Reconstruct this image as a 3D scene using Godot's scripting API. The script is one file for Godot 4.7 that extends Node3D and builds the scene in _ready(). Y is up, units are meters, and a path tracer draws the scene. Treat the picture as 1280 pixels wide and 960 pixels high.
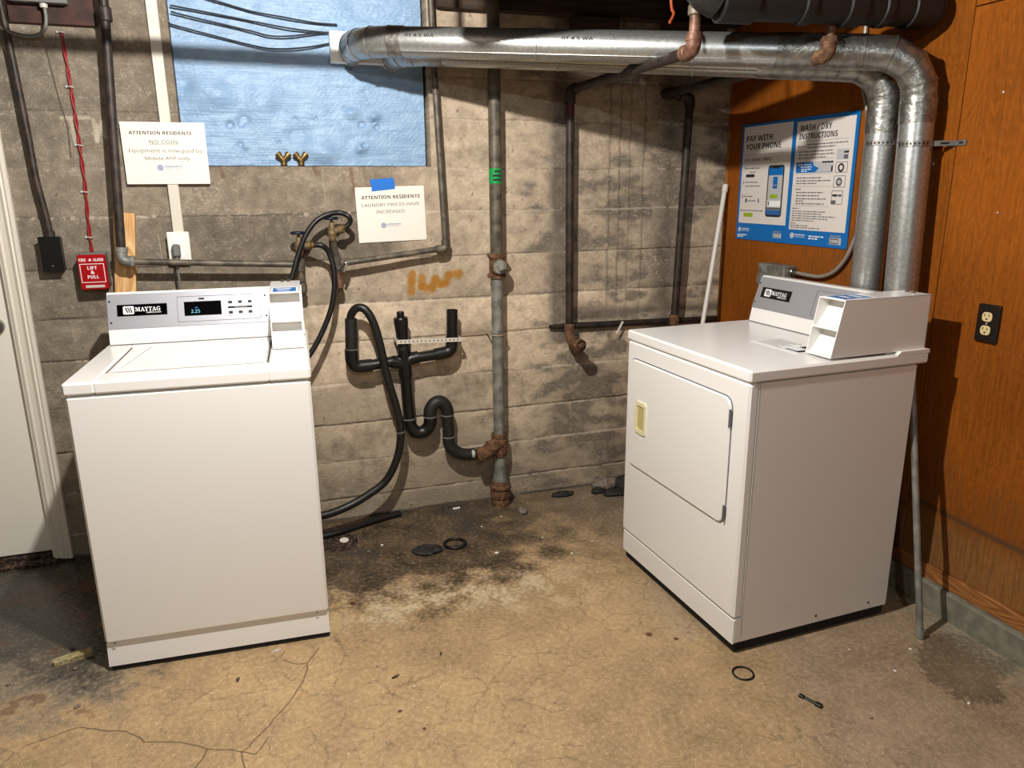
extends Node3D
# Basement laundry corner: a washer, a dryer, vent ducts and plumbing in front of a board-formed concrete wall and a plywood wall.
# Back wall is the plane z = 0 (room at z > 0), plywood wall is x = 0 (room at x < 0), floor is y = 0. Metres.

class Mb:
	var v := PackedVector3Array()
	var n := PackedVector3Array()
	var u := PackedVector2Array()
	func tri(a: Vector3, b: Vector3, c: Vector3, na: Vector3, nb: Vector3, nc: Vector3, ua := Vector2.ZERO, ub := Vector2.ZERO, uc := Vector2.ZERO) -> void:
		if (b - a).cross(c - a).dot(na + nb + nc) > 0.0:
			v.append_array([a, c, b]); n.append_array([na, nc, nb]); u.append_array([ua, uc, ub])
		else:
			v.append_array([a, b, c]); n.append_array([na, nb, nc]); u.append_array([ua, ub, uc])
	func quad(a: Vector3, b: Vector3, c: Vector3, d: Vector3, nn: Vector3) -> void:
		var lu := (b - a).length()
		var lv := (d - a).length()
		tri(a, b, c, nn, nn, nn, Vector2(0, 0), Vector2(lu, 0), Vector2(lu, lv))
		tri(a, c, d, nn, nn, nn, Vector2(0, 0), Vector2(lu, lv), Vector2(0, lv))
	func quad4(a: Vector3, b: Vector3, c: Vector3, d: Vector3, na: Vector3, nb: Vector3, nc: Vector3, nd: Vector3, ua := Vector2.ZERO, ub := Vector2.ZERO, uc := Vector2.ZERO, ud := Vector2.ZERO) -> void:
		tri(a, b, c, na, nb, nc, ua, ub, uc)
		tri(a, c, d, na, nc, nd, ua, uc, ud)
	func box(lo: Vector3, hi: Vector3, bev := 0.0, xf := Transform3D()) -> Mb:
		var ce := (lo + hi) * 0.5
		var h := (hi - lo).abs() * 0.5
		bev = minf(bev, minf(h.x, minf(h.y, h.z)) * 0.95)
		var P := func(s: Vector3, f: int) -> Vector3:
			var q := Vector3(s.x * (h.x - bev), s.y * (h.y - bev), s.z * (h.z - bev))
			q[f] = s[f] * h[f]
			return xf * (ce + q)
		for f in 3:
			var a := (f + 1) % 3
			var b := (f + 2) % 3
			for s in [-1.0, 1.0]:
				var q: Array = []
				for k in [[-1, -1], [1, -1], [1, 1], [-1, 1]]:
					var sg := Vector3.ZERO
					sg[f] = s; sg[a] = k[0]; sg[b] = k[1]
					q.append(P.call(sg, f))
				var nn := Vector3.ZERO
				nn[f] = s
				quad(q[0], q[1], q[2], q[3], (xf.basis * nn).normalized())
			if bev > 0.0:
				for sa in [-1.0, 1.0]:
					for sb in [-1.0, 1.0]:
						var s0 := Vector3.ZERO
						s0[a] = sa; s0[b] = sb; s0[f] = -1
						var s1 := s0
						s1[f] = 1
						var nn := Vector3.ZERO
						nn[a] = sa; nn[b] = sb
						quad(P.call(s0, a), P.call(s0, b), P.call(s1, b), P.call(s1, a), (xf.basis * nn).normalized())
		if bev > 0.0:
			for i in 8:
				var s := Vector3(1 if i & 1 else -1, 1 if i & 2 else -1, 1 if i & 4 else -1)
				var nn := (xf.basis * s).normalized()
				tri(P.call(s, 0), P.call(s, 1), P.call(s, 2), nn, nn, nn)
		return self
	func tube(pts: Array, r, seg := 12, caps := true, xf := Transform3D()) -> Mb:
		var m := pts.size()
		var P: Array = []
		for q in pts:
			P.append(xf * (q as Vector3))
		var t0: Vector3 = (P[1] - P[0]).normalized()
		var up := Vector3.UP if absf(t0.y) < 0.9 else Vector3.RIGHT
		var nx := up.cross(t0).normalized()
		var rings: Array = []
		var nors: Array = []
		var len := 0.0
		var lens: Array = []
		for i in m:
			var t: Vector3
			if i == 0: t = t0
			elif i == m - 1: t = (P[i] - P[i - 1]).normalized()
			else: t = ((P[i] - P[i - 1]).normalized() + (P[i + 1] - P[i]).normalized()).normalized()
			nx = (nx - t * nx.dot(t)).normalized()
			var ny := t.cross(nx)
			var rr: float = r[i] if r is Array else r
			var ring: Array = []
			var nor: Array = []
			for k in seg:
				var an := TAU * k / seg
				var d := nx * cos(an) + ny * sin(an)
				ring.append(P[i] + d * rr); nor.append(d)
			rings.append(ring); nors.append(nor)
			if i > 0: len += (P[i] - P[i - 1]).length()
			lens.append(len)
		for i in m - 1:
			for k in seg:
				var k2 := (k + 1) % seg
				var u0 := float(k) / seg
				var u1 := float(k + 1) / seg
				quad4(rings[i][k], rings[i][k2], rings[i + 1][k2], rings[i + 1][k], nors[i][k], nors[i][k2], nors[i + 1][k2], nors[i + 1][k], Vector2(u0, lens[i]), Vector2(u1, lens[i]), Vector2(u1, lens[i + 1]), Vector2(u0, lens[i + 1]))
		if caps:
			for e in [0, m - 1]:
				var nn: Vector3 = (P[0] - P[1]).normalized() if e == 0 else (P[m - 1] - P[m - 2]).normalized()
				for k in seg:
					tri(P[e], rings[e][k], rings[e][(k + 1) % seg], nn, nn, nn)
		return self
	func lathe(prof: Array, xf := Transform3D(), seg := 20) -> Mb:   # prof: [radius, height along y]
		for i in prof.size() - 1:
			var r0: float = prof[i][0]
			var y0: float = prof[i][1]
			var r1: float = prof[i + 1][0]
			var y1: float = prof[i + 1][1]
			var nr := Vector2(y1 - y0, r0 - r1)
			if nr.length() < 1e-9: continue
			nr = nr.normalized()
			for k in seg:
				var a := TAU * k / seg
				var b := TAU * (k + 1) / seg
				var da := Vector3(cos(a), 0, sin(a))
				var db := Vector3(cos(b), 0, sin(b))
				var na := (xf.basis * (da * nr.x + Vector3.UP * nr.y)).normalized()
				var nb := (xf.basis * (db * nr.x + Vector3.UP * nr.y)).normalized()
				quad4(xf * (da * r0 + Vector3.UP * y0), xf * (db * r0 + Vector3.UP * y0), xf * (db * r1 + Vector3.UP * y1), xf * (da * r1 + Vector3.UP * y1), na, nb, nb, na)
		return self
	func prism(poly: PackedVector2Array, z0: float, z1: float, xf := Transform3D(), bev := 0.0) -> Mb:   # polygon in xy pushed from z0 to z1; the z1 face is chamfered
		var m := poly.size()
		var area := 0.0
		for i in m:
			area += poly[i].cross(poly[(i + 1) % m])
		var p := poly.duplicate()
		if area < 0.0: p.reverse()
		var inner := p.duplicate()
		if bev > 0.0:
			for i in m:
				var e0 := (p[i] - p[(i + m - 1) % m]).normalized()
				var e1 := (p[(i + 1) % m] - p[i]).normalized()
				var b := (Vector2(-e0.y, e0.x) + Vector2(-e1.y, e1.x))
				var l := b.length()
				inner[i] = p[i] + b / maxf(l, 0.2) * bev / maxf(l * 0.5, 0.4)
		var idx := Geometry2D.triangulate_polygon(p)
		var nf := (xf.basis * Vector3(0, 0, signf(z1 - z0))).normalized()
		for i in range(0, idx.size(), 3):
			var a := inner[idx[i]]
			var b := inner[idx[i + 1]]
			var c := inner[idx[i + 2]]
			tri(xf * Vector3(a.x, a.y, z1), xf * Vector3(b.x, b.y, z1), xf * Vector3(c.x, c.y, z1), nf, nf, nf, a, b, c)
			a = p[idx[i]]; b = p[idx[i + 1]]; c = p[idx[i + 2]]
			tri(xf * Vector3(a.x, a.y, z0), xf * Vector3(b.x, b.y, z0), xf * Vector3(c.x, c.y, z0), -nf, -nf, -nf, a, b, c)
		var zb := z1 - signf(z1 - z0) * bev
		for i in m:
			var j := (i + 1) % m
			var e := (p[j] - p[i]).normalized()
			var nn := (xf.basis * Vector3(e.y, -e.x, 0)).normalized()
			quad(xf * Vector3(p[i].x, p[i].y, z0), xf * Vector3(p[j].x, p[j].y, z0), xf * Vector3(p[j].x, p[j].y, zb), xf * Vector3(p[i].x, p[i].y, zb), nn)
			if bev > 0.0:
				quad(xf * Vector3(p[i].x, p[i].y, zb), xf * Vector3(p[j].x, p[j].y, zb), xf * Vector3(inner[j].x, inner[j].y, z1), xf * Vector3(inner[i].x, inner[i].y, z1), (nn + nf).normalized())
		return self
	func ring_prism(outer: PackedVector2Array, inner: PackedVector2Array, z0: float, z1: float, xf := Transform3D()) -> Mb:   # same number of points, both counter-clockwise
		var m := outer.size()
		var nf := (xf.basis * Vector3(0, 0, 1)).normalized()
		var T := func(q: Vector2, z: float) -> Vector3: return xf * Vector3(q.x, q.y, z)
		for i in m:
			var j := (i + 1) % m
			quad(T.call(outer[i], z1), T.call(outer[j], z1), T.call(inner[j], z1), T.call(inner[i], z1), nf)
			quad(T.call(outer[i], z0), T.call(outer[j], z0), T.call(inner[j], z0), T.call(inner[i], z0), -nf)
			var e := (outer[j] - outer[i]).normalized()
			var nn := (xf.basis * Vector3(e.y, -e.x, 0)).normalized()
			quad(T.call(outer[i], z0), T.call(outer[j], z0), T.call(outer[j], z1), T.call(outer[i], z1), nn)
			e = (inner[j] - inner[i]).normalized()
			nn = (xf.basis * Vector3(-e.y, e.x, 0)).normalized()
			quad(T.call(inner[i], z0), T.call(inner[j], z0), T.call(inner[j], z1), T.call(inner[i], z1), nn)
		return self
	func ball(c: Vector3, r: Vector3, seg := 12, rows := 8, lump := 0.0, sd := 0) -> Mb:
		var g := RandomNumberGenerator.new()
		g.seed = sd + 7
		var P: Array = []
		for j in rows + 1:
			var row: Array = []
			var th := PI * j / rows
			for k in seg:
				var ph := TAU * k / seg
				var d := Vector3(sin(th) * cos(ph), cos(th), sin(th) * sin(ph))
				row.append(d * (1.0 + lump * g.randf_range(-1, 1)))
			P.append(row)
		for j in rows:
			for k in seg:
				var k2 := (k + 1) % seg
				var q := [P[j][k], P[j][k2], P[j + 1][k2], P[j + 1][k]]
				if j == 0: q[1] = q[0]
				if j == rows - 1: q[2] = q[3]
				var nn: Array = []
				var pp: Array = []
				for e in q:
					pp.append(c + e * r)
					nn.append((e / r).normalized())
				quad4(pp[0], pp[1], pp[2], pp[3], nn[0], nn[1], nn[2], nn[3])
		return self
	func mesh() -> ArrayMesh:
		var a := []
		a.resize(Mesh.ARRAY_MAX)
		a[Mesh.ARRAY_VERTEX] = v
		a[Mesh.ARRAY_NORMAL] = n
		a[Mesh.ARRAY_TEX_UV] = u
		var am := ArrayMesh.new()
		am.add_surface_from_arrays(Mesh.PRIMITIVE_TRIANGLES, a)
		return am

var names := {}
var M := {}
var fonts := {}
var rng := RandomNumberGenerator.new()

func numbered(called: String) -> String:
	var k: int = names.get(called, 0)
	names[called] = k + 1
	return called if k == 0 else "%s_%03d" % [called, k]

func tag(o: Node3D, label: String, category: String, group := "", kind := "") -> void:
	o.set_meta("label", label)
	o.set_meta("category", category)
	if group: o.set_meta("group", group)
	if kind: o.set_meta("kind", kind)

func thing(called: String, label: String, category: String, at := Vector3.ZERO, basis := Basis(), group := "", kind := "") -> Node3D:
	var o := Node3D.new()
	o.name = numbered(called)
	add_child(o)
	o.transform = Transform3D(basis, at)
	tag(o, label, category, group, kind)
	return o

func part(called: String, mb: Mb, m: Material, parent: Node3D, label := "") -> MeshInstance3D:
	var o := MeshInstance3D.new()
	o.name = called
	o.mesh = mb.mesh()
	o.material_override = m
	o.cast_shadow = GeometryInstance3D.SHADOW_CASTING_SETTING_ON
	parent.add_child(o, true)
	if label: o.set_meta("label", label)
	return o

func single(called: String, mb: Mb, m: Material, label: String, category: String, group := "", kind := "", at := Vector3.ZERO, basis := Basis()) -> MeshInstance3D:
	var o := MeshInstance3D.new()
	o.name = numbered(called)
	o.mesh = mb.mesh()
	o.material_override = m
	add_child(o)
	o.transform = Transform3D(basis, at)
	tag(o, label, category, group, kind)
	return o

func font(kind: String) -> Font:
	if not fonts.has(kind):
		var f := SystemFont.new()
		f.font_names = PackedStringArray(["Droid Serif" if kind.begins_with("serif") else "Droid Sans"])
		if kind.ends_with("bold"): f.font_weight = 700
		fonts[kind] = f
	return fonts[kind]

func txt(parent: Node3D, s: String, m: Material, at: Vector3, w: float, h: float, basis := Basis(), face := "sans", align := 0, called := "lettering") -> MeshInstance3D:
	# letters w wide and h tall; `at` is the left (-1), middle (0) or right (1) end of the line at mid height
	var t := TextMesh.new()
	t.text = s
	t.font = font(face)
	t.font_size = 48
	t.pixel_size = 0.01
	t.depth = 0.01
	t.curve_step = 3.0
	var o := MeshInstance3D.new()
	o.name = called
	o.mesh = t
	o.material_override = m
	parent.add_child(o, true)
	var bb := t.get_aabb()
	var sc := Vector3(w / maxf(bb.size.x, 1e-4), h / maxf(bb.size.y, 1e-4), 0.04)
	var ce := bb.get_center() * sc
	var shift := Vector3(-ce.x - align * w * 0.5, -ce.y, 0)
	o.transform = Transform3D(basis * Basis.from_scale(sc), at + basis * shift)
	return o

func mat(called: String, c: Color, rough := 0.6, metal := 0.0) -> StandardMaterial3D:
	var m := StandardMaterial3D.new()
	m.resource_name = called
	m.albedo_color = c
	m.roughness = rough
	m.metallic = metal
	M[called] = m
	return m

func noise_tex(freq: float, oct: int, c0: Color, c1: Color, sd: int, size := 256, kind := FastNoiseLite.TYPE_SIMPLEX_SMOOTH, lo := 0.25, hi := 0.75) -> NoiseTexture2D:
	var f := FastNoiseLite.new()
	f.seed = sd; f.frequency = freq; f.fractal_octaves = oct; f.noise_type = kind
	var t := NoiseTexture2D.new()
	t.width = size; t.height = size; t.seamless = true; t.noise = f
	var g := Gradient.new()
	g.set_color(0, c0); g.set_color(1, c1)
	g.set_offset(0, lo); g.set_offset(1, hi)
	t.color_ramp = g
	return t

func mottled(called: String, c0: Color, c1: Color, rough: float, metal: float, scale: float, sd: int, freq := 0.02, oct := 5, bump := 0.0) -> StandardMaterial3D:
	var m := mat(called, Color.WHITE, rough, metal)
	m.albedo_texture = noise_tex(freq, oct, c0, c1, sd)
	m.uv1_triplanar = true
	m.uv1_scale = Vector3.ONE * scale
	if bump != 0.0:
		m.heightmap_enabled = true
		m.heightmap_texture = noise_tex(freq * 2.0, oct, Color.BLACK, Color.WHITE, sd + 1)
		m.heightmap_scale = bump
	return m

func spline(p: Array, per := 8) -> Array:
	var out: Array = []
	for i in p.size() - 1:
		var a: Vector3 = p[maxi(i - 1, 0)]
		var b: Vector3 = p[i]
		var c: Vector3 = p[i + 1]
		var d: Vector3 = p[mini(i + 2, p.size() - 1)]
		for k in per:
			out.append(b.cubic_interpolate(c, a, d, float(k) / per))
	out.append(p[p.size() - 1])
	return out

func fillet(p: Array, r: float, seg := 6) -> Array:
	var out: Array = [p[0]]
	for i in range(1, p.size() - 1):
		var a: Vector3 = (p[i - 1] - p[i])
		var b: Vector3 = (p[i + 1] - p[i])
		var t := minf(r, minf(a.length(), b.length()) * 0.49)
		var s: Vector3 = p[i] + a.normalized() * t
		var e: Vector3 = p[i] + b.normalized() * t
		for k in seg + 1:
			var f := float(k) / seg
			out.append(s.lerp(p[i], f).lerp((p[i] as Vector3).lerp(e, f), f))
	out.append(p[p.size() - 1])
	return out

func rrect(x0: float, y0: float, x1: float, y1: float, r: float, seg := 5) -> PackedVector2Array:
	var o := PackedVector2Array()
	for c in [[x1 - r, y0 + r, -90.0], [x1 - r, y1 - r, 0.0], [x0 + r, y1 - r, 90.0], [x0 + r, y0 + r, 180.0]]:
		for k in seg + 1:
			var a := deg_to_rad(c[2] + 90.0 * k / seg)
			o.append(Vector2(c[0] + cos(a) * r, c[1] + sin(a) * r))
	return o

func V(x: float, y: float, z: float) -> Vector3: return Vector3(x, y, z)
func aim(dir: Vector3) -> Basis:   # basis whose y axis points along dir
	var y := dir.normalized()
	var x := (Vector3.RIGHT if absf(y.x) < 0.8 else Vector3.FORWARD).cross(y).normalized()
	return Basis(x, y, x.cross(y))
func fnl(sd: int, freq: float, oct := 4, kind := FastNoiseLite.TYPE_SIMPLEX_SMOOTH) -> FastNoiseLite:
	var f := FastNoiseLite.new()
	f.seed = sd; f.frequency = freq; f.fractal_octaves = oct; f.noise_type = kind
	return f
func sst(a: float, b: float, x: float) -> float: return smoothstep(a, b, x)

# ------------------------------------------------------------------ painted textures
var WJ := [0.10, 0.272, 0.436, 0.612, 0.79, 0.948, 1.128, 1.312, 1.481, 1.673, 1.835, 2.0]   # heights of the board-form joints
func joint_weight(k: int, x: float) -> float:   # some joints were rubbed smooth on the left
	var left := sst(-1.25, -1.5, x)
	var w: float = [1.0, 1.0, 1.0, 1.0, 0.9, 1.0, 0.35, 1.0, 0.2, 0.1, 0.12, 0.1][k]
	var r: float = [1.0, 1.0, 1.0, 1.0, 0.9, 1.0, 0.8, 0.8, 0.9, 0.45, 0.45, 0.4][k]
	return lerpf(r, w, left)
const WW := 3.0   # width of the wall's texture (x from -3 to 0)
const WH := 2.25

func blend(im: Image, x: int, y: int, c: Color, a: float) -> void:
	if x >= 0 and y >= 0 and x < im.get_width() and y < im.get_height() and a > 0.0:
		im.set_pixel(x, y, im.get_pixel(x, y).lerp(c, clampf(a, 0, 1)))

func stroke(im: Image, pts: Array, r: float, c: Color, a: float, px: float, soft := 0.6, grain: FastNoiseLite = null) -> void:   # pts in pixels, r in pixels
	for i in maxi(pts.size() - 1, 1):
		var p: Vector2 = pts[i]
		var q: Vector2 = pts[mini(i + 1, pts.size() - 1)]
		var lo := Vector2(minf(p.x, q.x) - r, minf(p.y, q.y) - r)
		var hi := Vector2(maxf(p.x, q.x) + r, maxf(p.y, q.y) + r)
		for y in range(int(lo.y), int(hi.y) + 2):
			for x in range(int(lo.x), int(hi.x) + 2):
				var o := Vector2(x, y)
				var d := o.distance_to(Geometry2D.get_closest_point_to_segment(o, p, q)) / r
				if d < 1.0:
					var k := a * sst(1.0, 1.0 - soft, d)
					if grain: k *= clampf(0.82 + grain.get_noise_2d(x, y) * 0.9, 0.0, 1.0)
					blend(im, x, y, c, k)

func wall_texture() -> Array:
	var W := 1536
	var H := 1152
	var pit := fnl(10, 26.0, 2)
	var big := fnl(3, 1.3, 4)
	var mid := fnl(4, 6.0, 4)
	var fine := fnl(5, 60.0, 3)
	var grain := fnl(6, 230.0, 2)
	var patch := fnl(9, 16.0, 4)
	var rowtone := PackedFloat32Array()
	rng.seed = 11
	for i in 16: rowtone.append(rng.randf_range(-0.05, 0.05))
	var data := PackedByteArray()
	data.resize(W * H * 3)
	var hd := PackedByteArray()
	hd.resize(W * H)
	for j in H:
		var y := WH * (1.0 - (j + 0.5) / H)
		for i in W:
			var x := -WW + WW * (i + 0.5) / W
			var b := big.get_noise_2d(x, y)
			var m := mid.get_noise_2d(x * 0.6, y * 1.5)
			var f := fine.get_noise_2d(x * 0.7, y)
			var g := grain.get_noise_2d(x, y)
			var wob := m * 0.006
			var row := 0
			var jd := 9.0
			var jk := 0
			for k in WJ.size():
				if y > WJ[k]: row = k + 1
				var dj: float = absf(y + wob - WJ[k])
				if dj < jd:
					jd = dj
					jk = k
			var p := patch.get_noise_2d(x, y * 0.9)
			var tone := 1.0 + rowtone[row] + b * 0.25 + m * 0.2 + p * 0.30 + f * 0.17 + g * 0.17
			var c := Vector3(0.37, 0.292, 0.205) * tone
			# lifts of concrete of different tone: dirtier boards at upper left, a cleaner pale pour low; lamp falloff offset in colour
			var dingy_lamp_mask := sst(-1.35, -1.62, x + b * 0.2 + m * 0.06)
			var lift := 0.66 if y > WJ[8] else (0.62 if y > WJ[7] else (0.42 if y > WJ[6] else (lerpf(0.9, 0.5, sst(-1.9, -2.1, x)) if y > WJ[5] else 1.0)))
			lift *= 1.0 - 0.38 * sst(1.45, 1.62, y) * sst(-2.2, -2.4, x)  # also darkened to offset the strong light close to the lamp
			c *= lerpf(1.0, lift, dingy_lamp_mask)
			c *= 1.0 + 0.4 * sst(-1.35, -0.95, x + m * 0.1)  # brightened rightwards in the colour, offsetting lamp falloff
			if y < WJ[5]: c *= 1.0 + 0.5 * sst(-2.1, -1.8, x + m * 0.05) * sst(0.05, 0.3, y)  # paler pour, brightened further because the lamp is far away
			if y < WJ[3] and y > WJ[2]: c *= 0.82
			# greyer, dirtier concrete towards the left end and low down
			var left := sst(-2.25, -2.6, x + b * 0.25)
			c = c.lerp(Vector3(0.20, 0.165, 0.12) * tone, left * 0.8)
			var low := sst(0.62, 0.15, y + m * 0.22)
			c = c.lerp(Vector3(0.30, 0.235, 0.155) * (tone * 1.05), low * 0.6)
			# sooty dirt over the wall round the iron pipes
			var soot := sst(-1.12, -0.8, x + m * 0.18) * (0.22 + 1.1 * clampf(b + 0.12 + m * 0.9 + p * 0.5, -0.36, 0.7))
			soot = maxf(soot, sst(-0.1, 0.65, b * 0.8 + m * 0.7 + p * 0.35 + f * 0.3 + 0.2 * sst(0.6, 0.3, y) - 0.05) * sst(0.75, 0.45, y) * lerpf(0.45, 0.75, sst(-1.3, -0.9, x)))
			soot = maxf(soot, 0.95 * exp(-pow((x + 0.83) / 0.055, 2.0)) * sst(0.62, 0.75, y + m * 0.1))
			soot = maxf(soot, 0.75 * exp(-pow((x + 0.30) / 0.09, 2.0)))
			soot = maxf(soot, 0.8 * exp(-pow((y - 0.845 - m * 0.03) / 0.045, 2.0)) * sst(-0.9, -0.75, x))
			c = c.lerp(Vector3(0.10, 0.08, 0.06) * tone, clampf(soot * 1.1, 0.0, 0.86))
			# dark drip lines
			for q in [[-0.598, 0.006], [-0.549, 0.005], [-0.43, 0.004], [-0.50, 0.003]]:
				c *= 1.0 - 0.42 * exp(-pow((x - q[0] - m * 0.008) / q[1], 2.0)) * sst(0.75, 1.0, y)
			# white efflorescence and splashes
			var wh := sst(0.28, 0.5, f + m * 0.5 - 0.12) * (0.35 + 0.65 * exp(-pow((x + 0.37) / 0.1, 2.0) - pow((y - 1.15) / 0.22, 2.0)))
			c = c.lerp(Vector3(0.62, 0.58, 0.5), clampf(wh * 0.55, 0.0, 0.6))
			if g - f * 0.5 + p * 0.4 > 0.62: c = c.lerp(Vector3(0.60, 0.53, 0.43), 0.4)
			# pitting
			if pit.get_noise_2d(x, y) > 0.70 and p + b > 0.02: c *= 0.55
			c *= 1.0 - 0.5 * sst(0.006, 0.001, jd + absf(f) * 0.004) * clampf(0.7 - b * 1.5 + p, 0.0, 1.0) * joint_weight(jk, x)
			c = c.lerp(Vector3(0.55, 0.47, 0.36), 0.6 * sst(0.007, 0.002, jd) * sst(0.0, 0.35, b + p * 0.7 + f * 0.4 + 0.2 * sst(-1.3, -1.0, x)) * joint_weight(jk, x))
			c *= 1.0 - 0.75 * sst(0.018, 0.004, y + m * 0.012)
			var k3 := (j * W + i) * 3
			data[k3] = int(255.0 * pow(clampf(c.x, 0, 1), 0.4545))
			data[k3 + 1] = int(255.0 * pow(clampf(c.y, 0, 1), 0.4545))
			data[k3 + 2] = int(255.0 * pow(clampf(c.z, 0, 1), 0.4545))
			hd[j * W + i] = int(clampf(128.0 + f * 45.0 + g * 60.0 + m * 25.0 - 70.0 * sst(0.008, 0.0, jd), 0, 255))
	var im := Image.create_from_data(W, H, false, Image.FORMAT_RGB8, data)
	var s := W / WW
	var P := func(x: float, y: float) -> Vector2: return Vector2((x + WW) * s, (1.0 - y / WH) * H)
	var gn := fnl(8, 0.35, 2)
	# orange spray-paint scrawl
	var org := Color(0.62, 0.40, 0.09)
	stroke(im, [P.call(-1.493, 1.062), P.call(-1.497, 1.03), P.call(-1.500, 0.985)], 0.024 * s, org, 0.95, s, 0.7, gn)
	stroke(im, [P.call(-1.452, 1.045), P.call(-1.455, 1.005), P.call(-1.41, 0.998), P.call(-1.395, 1.035), P.call(-1.375, 1.012), P.call(-1.352, 1.015), P.call(-1.337, 1.05), P.call(-1.29, 1.055)], 0.023 * s, org, 0.95, s, 0.7, gn)
	stroke(im, [P.call(-1.285, 1.06), P.call(-1.292, 1.035)], 0.014 * s, org, 0.6, s, 0.7, gn)
	stroke(im, [P.call(-1.45, 0.978), P.call(-1.41, 0.974)], 0.007 * s, org, 0.4, s, 0.8, gn)
	# chalky white letters
	var wt := Color(0.72, 0.68, 0.6)
	for q in [[[-2.70, 1.652], [-2.615, 1.654]], [[-2.672, 1.648], [-2.668, 1.572]], [[-2.602, 1.648], [-2.60, 1.575], [-2.575, 1.64], [-2.572, 1.59]], [[-2.60, 1.58], [-2.592, 1.63]]]:
		var ps: Array = []
		for e in q: ps.append(P.call(e[0], e[1]))
		stroke(im, ps, 0.010 * s, wt, 0.85, s, 0.8, gn)
	# rust runs under the sill and cracks
	for q in [[-2.28, 1.485, 1.44], [-2.2, 1.485, 1.45], [-1.86, 1.485, 1.46], [-1.72, 1.48, 1.40]]:
		stroke(im, [P.call(q[0], q[1]), P.call(q[0] + 0.01, q[2])], 0.012 * s, Color(0.35, 0.22, 0.13), 0.5, s, 0.9, gn)
	for q in [[-1.83, 1.478, 1.36], [-1.68, 1.475, 1.43], [-1.39, 0.93, 0.70], [-2.44, 1.25, 1.1]]:
		stroke(im, [P.call(q[0], q[1]), P.call(q[0] + 0.005, q[2])], 0.004 * s, Color(0.72, 0.65, 0.54), 0.6, s, 0.9, gn)
	stroke(im, [P.call(-2.715, 1.87), P.call(-2.70, 1.72), P.call(-2.685, 1.62), P.call(-2.69, 1.52)], 0.003 * s, Color(0.2, 0.17, 0.13), 0.7, s)
	return [ImageTexture.create_from_image(im), ImageTexture.create_from_image(Image.create_from_data(W, H, false, Image.FORMAT_L8, hd))]

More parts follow.
